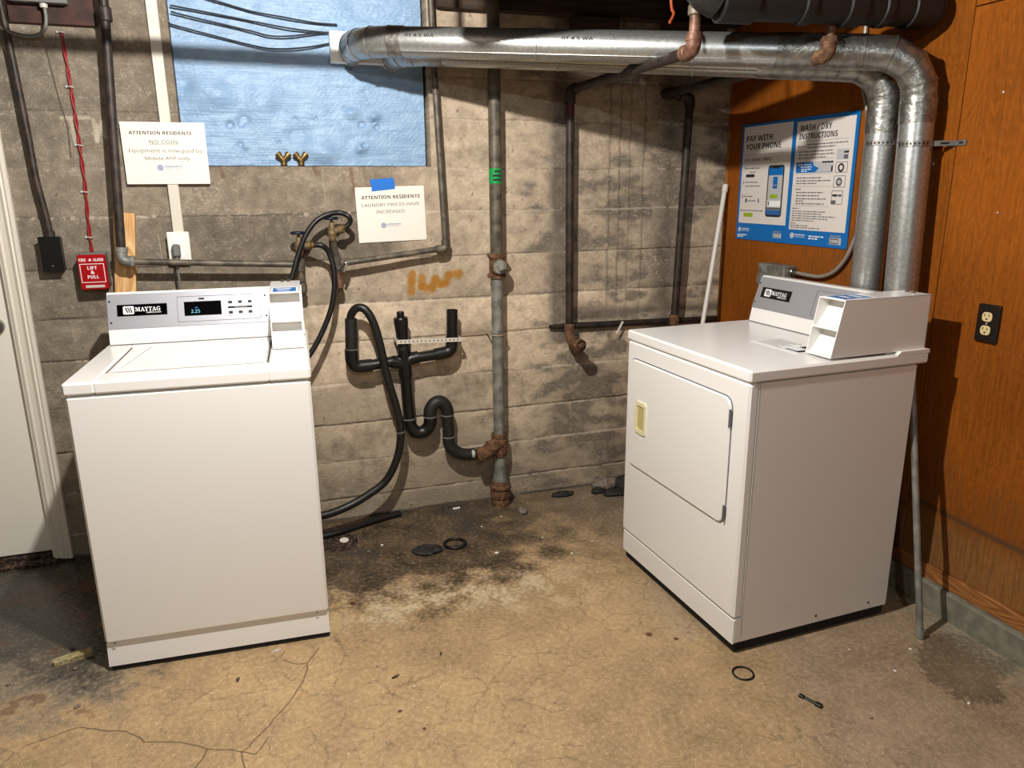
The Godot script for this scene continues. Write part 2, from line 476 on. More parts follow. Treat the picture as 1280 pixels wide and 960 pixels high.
const FX0 := -3.6   # the floor's texture: x from FX0 to 0, z from 0 to FZ
const FZ := 2.4
func floor_texture() -> Array:
	var W := 1620
	var H := 1080
	var big := fnl(21, 1.4, 4)
	var mid := fnl(22, 6.0, 4)
	var fine := fnl(23, 45.0, 3)
	var grain := fnl(24, 200.0, 2)
	var cell := fnl(25, 10.5, 1, FastNoiseLite.TYPE_CELLULAR)
	cell.fractal_type = FastNoiseLite.FRACTAL_NONE
	cell.cellular_return_type = FastNoiseLite.RETURN_DISTANCE2_SUB
	cell.domain_warp_enabled = true
	cell.domain_warp_amplitude = 0.06
	cell.domain_warp_frequency = 7.0
	var data := PackedByteArray()
	data.resize(W * H * 3)
	var hd := PackedByteArray()
	hd.resize(W * H)
	var rd := PackedByteArray()
	rd.resize(W * H)
	for j in H:
		var z := FZ * (j + 0.5) / H
		for i in W:
			var x := FX0 * (1.0 - (i + 0.5) / W)
			var b := big.get_noise_2d(x, z)
			var m := mid.get_noise_2d(x, z)
			var f := fine.get_noise_2d(x, z)
			var g := grain.get_noise_2d(x, z)
			var tone := 1.0 + b * 0.2 + m * 0.22 + f * 0.28 + g * 0.30
			var c := Vector3(0.40, 0.27, 0.132) * tone
			# greyer concrete on the right and on the far left
			c = c.lerp(Vector3(0.29, 0.21, 0.135) * tone, 0.85 * sst(-1.0, -0.6, x + b * 0.35 + m * 0.1))
			c = c.lerp(Vector3(0.20, 0.165, 0.125) * tone, 0.8 * sst(-3.58, -3.2, x) * sst(-2.45, -2.75, x + b * 0.2 + m * 0.12) * sst(1.15, 0.85, z + m * 0.2))
			# pale scuffed band in the middle distance
			c = c.lerp(Vector3(0.52, 0.42, 0.27) * tone, 0.8 * exp(-pow((z - 0.78 - b * 0.10) / 0.13, 2.0)) * sst(-2.0, -1.8, x) * sst(-0.9, -1.3, x) * sst(-0.2, 0.3, m + f * 0.4))
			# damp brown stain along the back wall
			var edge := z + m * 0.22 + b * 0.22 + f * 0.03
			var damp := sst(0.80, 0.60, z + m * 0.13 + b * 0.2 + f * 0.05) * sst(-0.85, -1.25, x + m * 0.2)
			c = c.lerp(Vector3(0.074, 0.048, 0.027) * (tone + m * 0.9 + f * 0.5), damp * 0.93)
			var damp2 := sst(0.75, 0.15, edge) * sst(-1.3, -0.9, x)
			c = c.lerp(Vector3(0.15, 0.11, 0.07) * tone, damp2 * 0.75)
			# grime left of the washer, with the washer's shadow painted in
			var gl := sst(-3.58, -3.2, x + m * 0.1) * sst(-2.42, -2.6, x + m * 0.15) * sst(0.95, 0.6, edge + f * 0.06)
			c = c.lerp(Vector3(0.062, 0.052, 0.040) * (tone + m * 0.4), gl * 0.9)
			var rot := sst(0.12, 0.3, m + 0.55 * exp(-pow((z - 0.32 - b * 0.1) / 0.07, 2.0)) - 0.2) * sst(-2.5, -2.7, x)
			c = c.lerp(Vector3(0.10, 0.035, 0.018), rot * 0.6)
			# wet stain by the plywood wall
			var we := pow((x + 0.18 + (z - 1.66) * 0.35) / 0.16, 2.0) + pow((z - 1.66) / 0.15, 2.0) + m * 0.9 + f * 0.35
			c = c.lerp(Vector3(0.145, 0.10, 0.055) * tone, 0.75 * sst(1.1, 0.75, we))
			c = c.lerp(Vector3(0.27, 0.26, 0.19) * tone, 0.4 * sst(-0.14, -0.07, x + f * 0.04))
			# dark oily patches
			for q in [[-1.571, 0.411, 0.06], [-1.35, 0.30, 0.10], [-1.83, 0.36, 0.09], [-1.30, 0.15, 0.16]]:
				var d: float = Vector2(x - q[0], z - q[1]).length() / q[2] + m * 0.8 + f * 0.4
				c = c.lerp(Vector3(0.05, 0.042, 0.034), 0.55 * sst(1.0, 0.4, d))
			# map cracking
			var e := cell.get_noise_2d(x, z) + 1.0
			var ck := sst(0.05, 0.008, e + absf(f) * 0.02) * sst(-0.25, 0.25, b + m * 0.5 + 0.12) * (1.0 - damp) * sst(-0.6, -1.0, x - z * 0.1)
			c *= 1.0 - 0.40 * ck
			# flecks
			if g + f * 0.7 > 0.70: c = c.lerp(Vector3(0.62, 0.55, 0.42), 0.5)
			if g - f * 0.6 < -0.72: c *= 0.6
			var k3 := (j * W + i) * 3
			data[k3] = int(255.0 * pow(clampf(c.x, 0, 1), 0.4545))
			data[k3 + 1] = int(255.0 * pow(clampf(c.y, 0, 1), 0.4545))
			data[k3 + 2] = int(255.0 * pow(clampf(c.z, 0, 1), 0.4545))
			hd[j * W + i] = int(clampf(128.0 + f * 45.0 + g * 45.0 + m * 30.0 - 60.0 * ck, 0, 255))
			rd[j * W + i] = int(255.0 * clampf(0.72 - 0.3 * damp - 0.22 * gl + m * 0.2, 0.25, 1.0))
	var im := Image.create_from_data(W, H, false, Image.FORMAT_RGB8, data)
	var s := W / -FX0
	var P := func(x: float, z: float) -> Vector2: return Vector2((x - FX0) * s, z * s)
	var dk := Color(0.27, 0.2, 0.12)
	rng.seed = 5
	for q in [[[-2.02, 0.93], [-2.06, 1.0], [-2.078, 1.09], [-2.14, 1.2], [-2.2, 1.28], [-2.245, 1.33], [-2.24, 1.42], [-2.2, 1.55]],
			[[-2.245, 1.33], [-2.33, 1.29], [-2.4, 1.24], [-2.488, 1.21], [-2.54, 1.15], [-2.6, 1.125], [-2.66, 1.09], [-2.78, 1.12]],
			[[-2.06, 1.0], [-2.10, 0.99], [-2.13, 0.96]], [[-2.245, 1.33], [-2.21, 1.35], [-2.18, 1.3]], [[-2.33, 1.29], [-2.36, 1.36], [-2.33, 1.48]]]:
		var ps: Array = []
		for k in q.size():
			ps.append(P.call(q[k][0], q[k][1]))
			if k < q.size() - 1:
				for h in [0.33, 0.66]:
					ps.append(P.call(lerpf(q[k][0], q[k + 1][0], h) + rng.randf_range(-0.006, 0.006), lerpf(q[k][1], q[k + 1][1], h) + rng.randf_range(-0.006, 0.006)))
		stroke(im, ps, 1.15, dk, 0.75, s, 0.8)
	# rust dots, damp spots
	for q in [[-1.888, 0.702, 0.014], [-1.0, 1.21, 0.014], [-0.93, 1.26, 0.01], [-1.79, 0.64, 0.01], [-1.83, 1.31, 0.008], [-1.78, 1.4, 0.007]]:
		stroke(im, [P.call(q[0], q[1])], q[2] * s, Color(0.28, 0.12, 0.06), 0.8, s, 0.5)
	return [ImageTexture.create_from_image(im), ImageTexture.create_from_image(Image.create_from_data(W, H, false, Image.FORMAT_L8, hd)), ImageTexture.create_from_image(Image.create_from_data(W, H, false, Image.FORMAT_L8, rd))]

func ply_texture() -> Array:   # 1.22 m wide, 2.44 m tall sheet of rotary-cut fir, varnished orange brown
	var W := 640
	var H := 1280
	var warp := fnl(41, 1.6, 3)
	var big := fnl(42, 1.1, 3)
	var streak := fnl(43, 40.0, 3)
	var fine := fnl(44, 160.0, 2)
	var data := PackedByteArray()
	data.resize(W * H * 3)
	for j in H:
		var y := 2.44 * (1.0 - (j + 0.5) / H)
		for i in W:
			var x := 1.22 * (i + 0.5) / W
			var w := warp.get_noise_2d(x * 2.2, y * 0.55)
			var ringv := fposmod((x * 1.2 + w * 1.5) * 7.0, 1.0)
			var band := sst(0.0, 0.75, ringv) * sst(1.0, 0.88, ringv)
			var s := streak.get_noise_2d(x * 2.0, y * 0.12)
			var f := fine.get_noise_2d(x * 1.5, y * 0.2)
			var b := big.get_noise_2d(x, y * 0.8)
			var tone := 1.0 + b * 0.35 + s * 0.22 + f * 0.22
			var c := Vector3(0.280, 0.077, 0.006).lerp(Vector3(0.212, 0.056, 0.004), band * 0.45) * tone
			# scuffed, browner foot of the sheet
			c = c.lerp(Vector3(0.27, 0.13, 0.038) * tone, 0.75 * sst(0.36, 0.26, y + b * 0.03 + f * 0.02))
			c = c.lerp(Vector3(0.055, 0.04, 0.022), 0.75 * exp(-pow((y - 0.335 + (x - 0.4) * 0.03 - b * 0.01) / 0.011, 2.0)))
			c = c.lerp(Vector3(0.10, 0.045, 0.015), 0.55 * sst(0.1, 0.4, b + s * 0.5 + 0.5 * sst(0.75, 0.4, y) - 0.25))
			var k3 := (j * W + i) * 3
			data[k3] = int(255.0 * pow(clampf(c.x, 0, 1), 0.4545))
			data[k3 + 1] = int(255.0 * pow(clampf(c.y, 0, 1), 0.4545))
			data[k3 + 2] = int(255.0 * pow(clampf(c.z, 0, 1), 0.4545))
	var im := Image.create_from_data(W, H, false, Image.FORMAT_RGB8, data)
	rng.seed = 3
	for k in 40:   # pale scratches and nicks
		var p := Vector2(rng.randf() * W, rng.randf_range(0.1, 0.95) * H)
		stroke(im, [p, p + Vector2(rng.randf_range(-16, 16), rng.randf_range(-9, 5))], 1.3, Color(0.66, 0.42, 0.22), 0.4, 1.0)
	return [ImageTexture.create_from_image(im)]

func grain_texture(c0: Color, c1: Color, sd: int) -> ImageTexture:   # sawn softwood, grain along v
	var W := 128
	var H := 512
	var warp := fnl(sd, 0.006, 3)
	var fine := fnl(sd + 1, 0.12, 2)
	var im := Image.create(W, H, false, Image.FORMAT_RGB8)
	for j in H:
		for i in W:
			var w := warp.get_noise_2d(i * 1.5, j * 0.35)
			var r := fposmod(i * 0.05 + w * 5.0, 1.0)
			var k := clampf(sst(0.0, 0.8, r) * sst(1.0, 0.85, r) * 0.8 + fine.get_noise_2d(i * 2.0, j * 0.15) * 0.5, 0, 1)
			im.set_pixel(i, j, c0.lerp(c1, k))
	return ImageTexture.create_from_image(im)

func foam_height() -> ImageTexture:   # embossed skin of the foam: fine level lines and pebbling
	var W := 744
	var H := 512
	var ln := fnl(55, 150.0, 2)
	var pb := fnl(56, 130.0, 2)
	var dn := fnl(57, 14.0, 3)
	var hd := PackedByteArray()
	hd.resize(W * H)
	for j in H:
		var y := 0.64 * j / H
		for i in W:
			var x := 0.93 * i / W
			var d := dn.get_noise_2d(x, y)
			var h := 128.0 + 80.0 * ln.get_noise_2d(x * 0.03, y) + 32.0 * pb.get_noise_2d(x * 0.7, y) + 16.0 * d
			hd[j * W + i] = int(clampf(h, 0, 255))
	return ImageTexture.create_from_image(Image.create_from_data(W, H, false, Image.FORMAT_L8, hd))

func uv_by(mb: Mb, ax: int, ay: int, x0: float, w: float, y0: float, h: float) -> Mb:
	for i in mb.v.size():
		mb.u[i] = Vector2((mb.v[i][ax] - x0) / w, (mb.v[i][ay] - y0) / h)
	return mb

func materials() -> void:
	mat("white_enamel", Color(0.915, 0.905, 0.885), 0.22)
	mat("white_plastic", Color(0.92, 0.90, 0.86), 0.4)
	mat("dark_gap", Color(0.03, 0.03, 0.03), 0.8)
	mat("black_rubber", Color(0.035, 0.03, 0.03), 0.45)
	mat("black_plastic", Color(0.035, 0.035, 0.037), 0.35)
	mat("screen_black", Color(0.01, 0.01, 0.012), 0.12)
	mat("paper", Color(0.90, 0.87, 0.82), 0.85)
	mat("ink", Color(0.12, 0.12, 0.13), 0.8)
	mat("ink_grey", Color(0.36, 0.36, 0.37), 0.8)
	mat("ink_light", Color(0.55, 0.53, 0.5), 0.8)
	mat("ink_blue", Color(0.16, 0.36, 0.62), 0.8)
	mat("sign_white", Color(0.93, 0.93, 0.92), 0.6)
	mat("poster_blue", Color(0.0, 0.41, 0.70), 0.35)
	mat("poster_paper", Color(0.86, 0.83, 0.80), 0.4)
	mat("lime", Color(0.58, 0.68, 0.12), 0.5)
	mat("phone_grey", Color(0.72, 0.72, 0.72), 0.4)
	mat("alarm_red", Color(0.62, 0.015, 0.04), 0.3)
	mat("wire_red", Color(0.55, 0.03, 0.07), 0.45)
	mat("tape_blue", Color(0.09, 0.42, 0.76), 0.75)
	mat("tape_green", Color(0.0, 0.55, 0.25), 0.5)
	mat("cable_grey", Color(0.42, 0.42, 0.40), 0.5)
	mat("wire_dark", Color(0.035, 0.05, 0.09), 0.6)
	mat("ivory", Color(0.85, 0.77, 0.57), 0.35)
	mat("cover_brown", Color(0.11, 0.095, 0.08), 0.3)
	mat("handle_cream", Color(0.90, 0.87, 0.70), 0.4)
	mat("handle_deep", Color(0.72, 0.67, 0.47), 0.5)
	mat("door_paint", Color(0.92, 0.90, 0.84), 0.45)
	mat("trim_paint", Color(0.87, 0.84, 0.78), 0.5)
	mat("pvc", Color(0.86, 0.84, 0.80), 0.4)
	mat("raceway", Color(0.80, 0.77, 0.71), 0.45)
	mat("chrome", Color(0.8, 0.8, 0.8), 0.15, 1.0)
	mat("steel", Color(0.62, 0.61, 0.59), 0.35, 1.0)
	mat("wheel_blue", Color(0.03, 0.07, 0.16), 0.4)
	mat("white_print", Color(0.9, 0.9, 0.9), 0.6)
	mat("zip_white", Color(0.75, 0.73, 0.70), 0.5)
	mat("orange_wire", Color(0.55, 0.25, 0.12), 0.5)
	mat("yellow_wire", Color(0.6, 0.52, 0.3), 0.5)
	mat("armour", Color(0.62, 0.58, 0.52), 0.4, 0.3)
	mat("drain_black", Color(0.05, 0.048, 0.046), 0.55)
	mat("strap_tan", Color(0.60, 0.53, 0.44), 0.7)
	mat("tape_red", Color(0.28, 0.03, 0.05), 0.6)
	var brushed := mat("brushed", Color(0.70, 0.70, 0.72), 0.38, 0.55)
	brushed.metallic_specular = 0.5
	var galv := mat("galvanised", Color.WHITE, 0.36, 0.85)
	galv.albedo_texture = noise_tex(0.06, 2, Color(0.64, 0.64, 0.63), Color(0.76, 0.76, 0.74), 62, 256, FastNoiseLite.TYPE_CELLULAR)
	galv.uv1_triplanar = true
	galv.uv1_scale = Vector3.ONE * 6.0
	galv.heightmap_enabled = true
	galv.heightmap_texture = noise_tex(0.012, 3, Color.BLACK, Color.WHITE, 63)
	galv.heightmap_scale = 0.02
	mottled("foil", Color(0.48, 0.47, 0.45), Color(0.66, 0.65, 0.62), 0.38, 0.9, 6.0, 64, 0.02, 3, 0.06)
	mottled("iron_dark", Color(0.12, 0.095, 0.08), Color(0.25, 0.20, 0.17), 0.55, 0.2, 4.0, 65, 0.014, 5, 0.03)
	mottled("iron_grey", Color(0.27, 0.25, 0.21), Color(0.44, 0.40, 0.34), 0.55, 0.3, 4.0, 66, 0.014, 5, 0.03)
	mottled("zinc_pipe", Color(0.42, 0.42, 0.39), Color(0.60, 0.59, 0.55), 0.5, 0.35, 4.0, 67, 0.014, 5, 0.03)
	mottled("rust", Color(0.27, 0.17, 0.11), Color(0.50, 0.36, 0.24), 0.85, 0.0, 6.0, 68, 0.02, 5, 0.15)
	mottled("copper", Color(0.30, 0.19, 0.14), Color(0.50, 0.36, 0.28), 0.55, 0.3, 5.0, 69, 0.02, 5, 0.06)
	mottled("brass", Color(0.38, 0.29, 0.14), Color(0.62, 0.50, 0.29), 0.4, 0.75, 8.0, 70, 0.02, 4)
	mottled("brass_dull", Color(0.36, 0.30, 0.20), Color(0.54, 0.46, 0.33), 0.5, 0.35, 8.0, 82, 0.02, 4)
	mottled("abs", Color(0.022, 0.022, 0.022), Color(0.075, 0.07, 0.064), 0.38, 0.0, 9.0, 71, 0.03, 4)
	mottled("abs_dusty", Color(0.03, 0.03, 0.027), Color(0.16, 0.15, 0.13), 0.55, 0.0, 12.0, 72, 0.04, 5)
	mottled("hose_grey", Color(0.065, 0.06, 0.055), Color(0.12, 0.112, 0.10), 0.42, 0.0, 6.0, 73, 0.02, 3)
	mottled("curb_concrete", Color(0.43, 0.42, 0.36), Color(0.51, 0.49, 0.42), 0.9, 0.0, 3.0, 74, 0.02, 5, 0.1)
	mottled("stone_dark", Color(0.10, 0.095, 0.09), Color(0.24, 0.22, 0.20), 0.8, 0.0, 8.0, 75, 0.02, 5, 0.5)
	mottled("stone_pale", Color(0.42, 0.37, 0.33), Color(0.6, 0.54, 0.48), 0.9, 0.0, 8.0, 76, 0.02, 5, 0.5)
	mottled("brown_board", Color(0.17, 0.085, 0.055), Color(0.26, 0.14, 0.10), 0.7, 0.0, 3.0, 77, 0.02, 4)
	mottled("joist_wood", Color(0.19, 0.14, 0.10), Color(0.27, 0.20, 0.14), 0.85, 0.0, 2.0, 78, 0.012, 5)
	M.joist_wood.uv1_scale = Vector3(0.8, 9.0, 2.5)
	mottled("drywall", Color(0.46, 0.42, 0.36), Color(0.56, 0.51, 0.44), 0.9, 0.0, 1.0, 79, 0.01, 4)
	mottled("rotten_wood", Color(0.13, 0.07, 0.045), Color(0.42, 0.33, 0.26), 0.9, 0.0, 5.0, 80, 0.03, 5, 0.5)
	mottled("chip_wood", Color(0.58, 0.52, 0.36), Color(0.72, 0.66, 0.5), 0.85, 0.0, 6.0, 81, 0.02, 4, 0.2)
	var pine := mat("pine", Color.WHITE, 0.6)
	pine.albedo_texture = grain_texture(Color(0.90, 0.75, 0.53), Color(0.76, 0.56, 0.34), 90)
	var trim := mat("trim_wood", Color.WHITE, 0.6)
	trim.albedo_texture = grain_texture(Color(0.64, 0.43, 0.22), Color(0.48, 0.27, 0.11), 93)
	var foam := mottled("foam", Color(0.485, 0.60, 0.72), Color(0.54, 0.65, 0.76), 0.5, 0.0, 14.0, 96, 0.04, 4, 0.12)
	foam.rim_enabled = false
	var g := mat("display_glow", Color(0.3, 0.6, 0.7), 0.4)
	g.emission_enabled = true
	g.emission = Color(0.55, 0.85, 0.95)
	g.emission_energy_multiplier = 0.5
	var b := mat("bulb_glow", Color(1, 0.96, 0.88), 0.5)
	b.emission_enabled = true
	b.emission = Color(1.0, 0.92, 0.8)
	b.emission_energy_multiplier = 6.0

# ------------------------------------------------------------------ the setting
func wall_h(x: float, y: float, nz: Array) -> float:   # relief of the board-formed concrete
	var h: float = nz[0].get_noise_2d(x, y) * 0.004 + nz[1].get_noise_2d(x * 0.5, y) * 0.0018
	var wob: float = nz[1].get_noise_2d(x, y) * 0.004
	var row := 0
	for k in WJ.size():
		if y > WJ[k]: row = k + 1
		h -= 0.006 * exp(-pow((y + wob - WJ[k]) / 0.005, 2.0)) * clampf(0.55 + nz[0].get_noise_2d(x * 1.7, k * 3.0) * 1.2, 0.1, 1.0) * joint_weight(k, x)
	h += [0.0, 0.002, -0.001, 0.0015, -0.0015, 0.001, -0.001, 0.002, 0.0, -0.002, 0.001, 0.0, 0.0][row]
	return h

func relief(mb: Mb, xs: Array, ys: Array, hf: Callable, z := 0.0) -> void:
	var H: Array = []
	for y in ys:
		var row := PackedFloat32Array()
		for x in xs: row.append(hf.call(x, y))
		H.append(row)
	var N: Array = []
	for j in ys.size():
		var row: Array = []
		for i in xs.size():
			var i0 := maxi(i - 1, 0)
			var i1 := mini(i + 1, xs.size() - 1)
			var j0 := maxi(j - 1, 0)
			var j1 := mini(j + 1, ys.size() - 1)
			row.append(Vector3(-(H[j][i1] - H[j][i0]) / (xs[i1] - xs[i0]), -(H[j1][i] - H[j0][i]) / (ys[j1] - ys[j0]), 1.0).normalized())
		N.append(row)
	for j in ys.size() - 1:
		for i in xs.size() - 1:
			mb.quad4(V(xs[i], ys[j], z + H[j][i]), V(xs[i + 1], ys[j], z + H[j][i + 1]), V(xs[i + 1], ys[j + 1], z + H[j + 1][i + 1]), V(xs[i], ys[j + 1], z + H[j + 1][i]), N[j][i], N[j][i + 1], N[j + 1][i + 1], N[j + 1][i])

func steps(a: float, b: float, d: float) -> Array:
	var n := maxi(1, roundi((b - a) / d))
	var o: Array = []
	for i in n + 1: o.append(lerpf(a, b, float(i) / n))
	return o

const WX0 := -2.322   # window opening in the back wall
const WX1 := -1.397
const WY0 := 1.492
const WY1 := 2.13

func setting() -> void:
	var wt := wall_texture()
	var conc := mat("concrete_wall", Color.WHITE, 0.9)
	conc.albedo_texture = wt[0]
	conc.heightmap_enabled = true
	conc.heightmap_texture = wt[1]
	conc.heightmap_scale = 0.35
	var mb := Mb.new()
	var nz := [fnl(31, 2.5, 3), fnl(32, 14.0, 3)]
	var hf := func(x: float, y: float) -> float: return wall_h(x, y, nz)
	var rows := func(a: float, b: float) -> Array:   # finer rows at the joints
		var o: Array = []
		for y in steps(a, b, 0.02): o.append(y)
		for k in WJ:
			for d in [-0.008, -0.004, 0.0, 0.004, 0.008]:
				if k + d > a + 0.002 and k + d < b - 0.002: o.append(k + d)
		o.sort()
		var q: Array = [o[0]]
		for y in o:
			if y - q[-1] > 0.0012: q.append(y)
		return q
	relief(mb, steps(-2.955, WX0, 0.025), rows.call(-0.05, 2.25), hf)
	relief(mb, steps(WX0, WX1, 0.025), rows.call(-0.05, WY0), hf)
	relief(mb, steps(WX1, 0.02, 0.025), rows.call(-0.05, 2.25), hf)
	relief(mb, [WX0, WX1], [WY1, 2.25], hf)
	# reveals of the opening, and the wall's thickness behind
	mb.quad(V(WX0, WY0, 0.003), V(WX0, WY1, 0.003), V(WX0, WY1, -0.2), V(WX0, WY0, -0.2), Vector3.RIGHT)
	mb.quad(V(WX1, WY0, 0.003), V(WX1, WY1, 0.003), V(WX1, WY1, -0.2), V(WX1, WY0, -0.2), Vector3.LEFT)
	mb.quad(V(WX0, WY0, 0.003), V(WX1, WY0, 0.003), V(WX1, WY0, -0.2), V(WX0, WY0, -0.2), Vector3.UP)
	mb.quad(V(WX0, WY1, 0.003), V(WX1, WY1, 0.003), V(WX1, WY1, -0.2), V(WX0, WY1, -0.2), Vector3.DOWN)
	mb.quad(V(-2.955, -0.05, -0.2), V(0.02, -0.05, -0.2), V(0.02, 2.45, -0.2), V(-2.955, 2.45, -0.2), Vector3.FORWARD)
	mb.quad(V(-2.955, -0.05, 0.003), V(-2.955, 2.25, 0.003), V(-2.955, 2.25, -0.2), V(-2.955, -0.05, -0.2), Vector3.LEFT)
	mb.box(V(-4.3, -0.05, -0.2), V(-3.815, 2.45, 0.0))
	mb.box(V(-3.815, 2.06, -0.2), V(-2.955, 2.45, 0.0))
	mb.box(V(-2.955, 2.25, -0.2), V(0.02, 2.45, 0.0))
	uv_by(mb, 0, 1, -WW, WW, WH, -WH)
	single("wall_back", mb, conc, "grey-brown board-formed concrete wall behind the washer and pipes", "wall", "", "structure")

	var ft := floor_texture()
	var fl := mat("floor_concrete", Color.WHITE, 1.0)
	fl.albedo_texture = ft[0]
	fl.heightmap_enabled = true
	fl.heightmap_texture = ft[1]
	fl.heightmap_scale = 0.25
	fl.roughness_texture = ft[2]
	mb = Mb.new()
	mb.box(V(-4.45, -0.15, -0.2), V(0.15, 0.0, 4.85))
	for i in mb.v.size(): mb.u[i] = Vector2((mb.v[i].x - FX0) / -FX0, mb.v[i].z / FZ)
	single("floor", mb, fl, "cracked tan concrete floor with damp brown stains along the wall", "floor", "", "structure")

	# plywood wall on a concrete curb
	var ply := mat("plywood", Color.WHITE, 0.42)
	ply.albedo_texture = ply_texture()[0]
	ply.metallic_specular = 0.16
	ply.heightmap_enabled = true
	ply.heightmap_texture = noise_tex(0.02, 5, Color.BLACK, Color.WHITE, 45)
	ply.heightmap_scale = 0.05
	var wr := thing("wall_right", "orange-brown varnished plywood wall on a low concrete curb", "wall", Vector3.ZERO, Basis(), "", "structure")
	for q in [[0.004, 1.222, 0.146, 2.25], [1.2255, 2.444, 0.146, 1.912], [1.2255, 2.444, 1.9155, 2.25], [2.4475, 3.666, 0.146, 2.25], [3.6695, 4.7, 0.146, 2.25]]:
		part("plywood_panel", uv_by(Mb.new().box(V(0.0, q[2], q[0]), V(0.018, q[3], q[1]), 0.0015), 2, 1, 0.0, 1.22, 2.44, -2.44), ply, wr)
	part("stud_backing", Mb.new().box(V(0.018, 0.09, -0.2), V(0.12, 2.45, 4.85)), M.joist_wood, wr)
	mb = Mb.new()
	mb.box(V(-0.032, -0.05, 0.0), V(0.12, 0.094, 4.7), 0.006)
	part("concrete_curb", mb, M.curb_concrete, wr)
	mb = Mb.new().box(V(-0.012, 0.095, 0.005), V(0.02, 0.146, 4.7), 0.002)
	for i in mb.v.size(): mb.u[i] = Vector2(mb.v[i].y * 6.0, mb.v[i].z * 0.9)
	part("sole_plate", mb, M.trim_wood, wr)
	mb = Mb.new().box(V(-0.006, 0.146, 0.001), V(0.004, 2.05, 0.014), 0.001)
	for i in mb.v.size(): mb.u[i] = Vector2(mb.v[i].z * 6.0, mb.v[i].y * 0.9)
	part("corner_batten", mb, M.trim_wood, wr)
	for q in [[1.148, 1.467, 0.004], [1.10, 1.28, 0.003], [1.36, 1.66, 0.004], [1.4, 1.32, 0.003], [0.86, 1.69, 0.004]]:
		part("nail_head", Mb.new().ball(V(-0.001, q[1], q[0]), V(0.003, q[2], q[2]), 8, 6), M.zip_white, wr)

	single("wall_left", Mb.new().box(V(-4.45, -0.05, -0.2), V(-4.3, 2.45, 4.85)), M.drywall, "plain wall at the left end of the basement", "wall", "", "structure")
	single("wall_front", Mb.new().box(V(-4.45, -0.05, 4.7), V(0.12, 2.45, 4.85)), M.drywall, "plain wall facing the two machines across the room", "wall", "", "structure")
	var ce := thing("ceiling", "dark wooden ceiling boards over exposed joists", "ceiling", Vector3.ZERO, Basis(), "", "structure")
	part("ceiling_boards", Mb.new().box(V(-4.45, 2.42, -0.2), V(0.12, 2.5, 4.85)), M.joist_wood, ce)
	for k in 11:
		var x := -4.1 + 0.405 * k
		part("joist", Mb.new().box(V(x - 0.02, 2.25, 0.04), V(x + 0.02, 2.42, 4.7), 0.003), M.joist_wood, ce)
	part("sill_beam", Mb.new().box(V(-1.36, 2.075, 0.006), V(-0.0, 2.185, 0.05), 0.004), M.joist_wood, ce)
	part("added_shade_beam", Mb.new().box(V(-1.6, 2.004, 0.86), V(-0.0, 2.25, 0.945), 0.004), M.joist_wood, ce)  # beam added to block lamp light from the upper wall
	part("rim_board", Mb.new().box(V(-4.3, 2.2, 0.002), V(0.0, 2.42, 0.04), 0.003), M.joist_wood, ce)
	part("blocking", Mb.new().box(V(-0.80, 2.02, 0.006), V(-0.60, 2.074, 0.07), 0.003), M.joist_wood, ce)
	part("blocking", Mb.new().box(V(-0.38, 2.02, 0.006), V(-0.10, 2.074, 0.09), 0.003), M.joist_wood, ce)

	# door at the left edge
	var d := thing("door_1", "painted white flush door at the left edge, with a round knob", "door", V(-3.385, 0.04, 0.0), Basis(), "", "structure")
	part("slab", Mb.new().box(V(-0.427, 0.0, -0.055), V(0.427, 1.99, -0.012), 0.003), M.door_paint, d)
	var kx := aim(Vector3.BACK)
	part("door_knob", Mb.new().lathe([[0.0, 0.056], [0.016, 0.055], [0.026, 0.047], [0.027, 0.035], [0.018, 0.022], [0.012, 0.016], [0.012, 0.006], [0.032, 0.004], [0.034, -0.012]], Transform3D(kx, V(0.368, 0.895, 0.0)), 24), M.steel, d, "brushed metal door knob")
	part("lock_bolt", Mb.new().box(V(0.423, 0.88, -0.045), V(0.430, 0.92, -0.02)), M.steel, d)
	mb = Mb.new()   # jamb, stops and the profiled casing in one
	var prof := PackedVector2Array([V2(0, 0), V2(0, 0.012), V2(0.008, 0.016), V2(0.014, 0.012), V2(0.030, 0.014), V2(0.040, 0.021), V2(0.046, 0.017), V2(0.052, 0.022), V2(0.060, 0.022), V2(0.063, 0.017), V2(0.063, 0)])
	for s in [0, 1]:
		# casing profile runs up along y: polygon in (x, z), pushed along y
		var b := Basis(V(1, 0, 0), V(0, 0, 1), V(0, 1, 0))
		var pp := PackedVector2Array()
		for q in prof: pp.append(Vector2((-2.951 + q.x) if s == 0 else (-3.819 - q.x), q.y))
		mb.prism(pp, 0.012, 2.10, Transform3D(b, V(0, 0, 0.003)))
	mb.box(V(-3.882, 2.04, 0.003), V(-2.888, 2.103, 0.024), 0.003)
	mb.box(V(-2.957, 0.02, -0.15), V(-2.945, 2.05, 0.012))
	mb.box(V(-3.825, 0.02, -0.15), V(-3.813, 2.05, 0.012))
	mb.box(V(-3.82, 2.035, -0.15), V(-2.95, 2.06, 0.012))
	single("trim_1", mb, M.trim_paint, "white moulded casing with chipped foot beside the door", "door trim", "", "structure")
	mb = Mb.new()
	mb.box(V(-3.82, 0.0, -0.15), V(-2.958, 0.034, -0.003), 0.004)
	mb.box(V(-3.9, 0.0, -0.002), V(-2.93, 0.016, 0.035), 0.004)
	single("trim_2", mb, M.rotten_wood, "rotten brown wooden threshold under the white door", "threshold", "", "structure")

	# rigid foam closing the window opening
	mb = Mb.new()
	var fz := [fnl(51, 3.0, 3), fnl(52, 90.0, 2), fnl(53, 25.0, 3)]
	rng.seed = 77
	var dents: Array = []
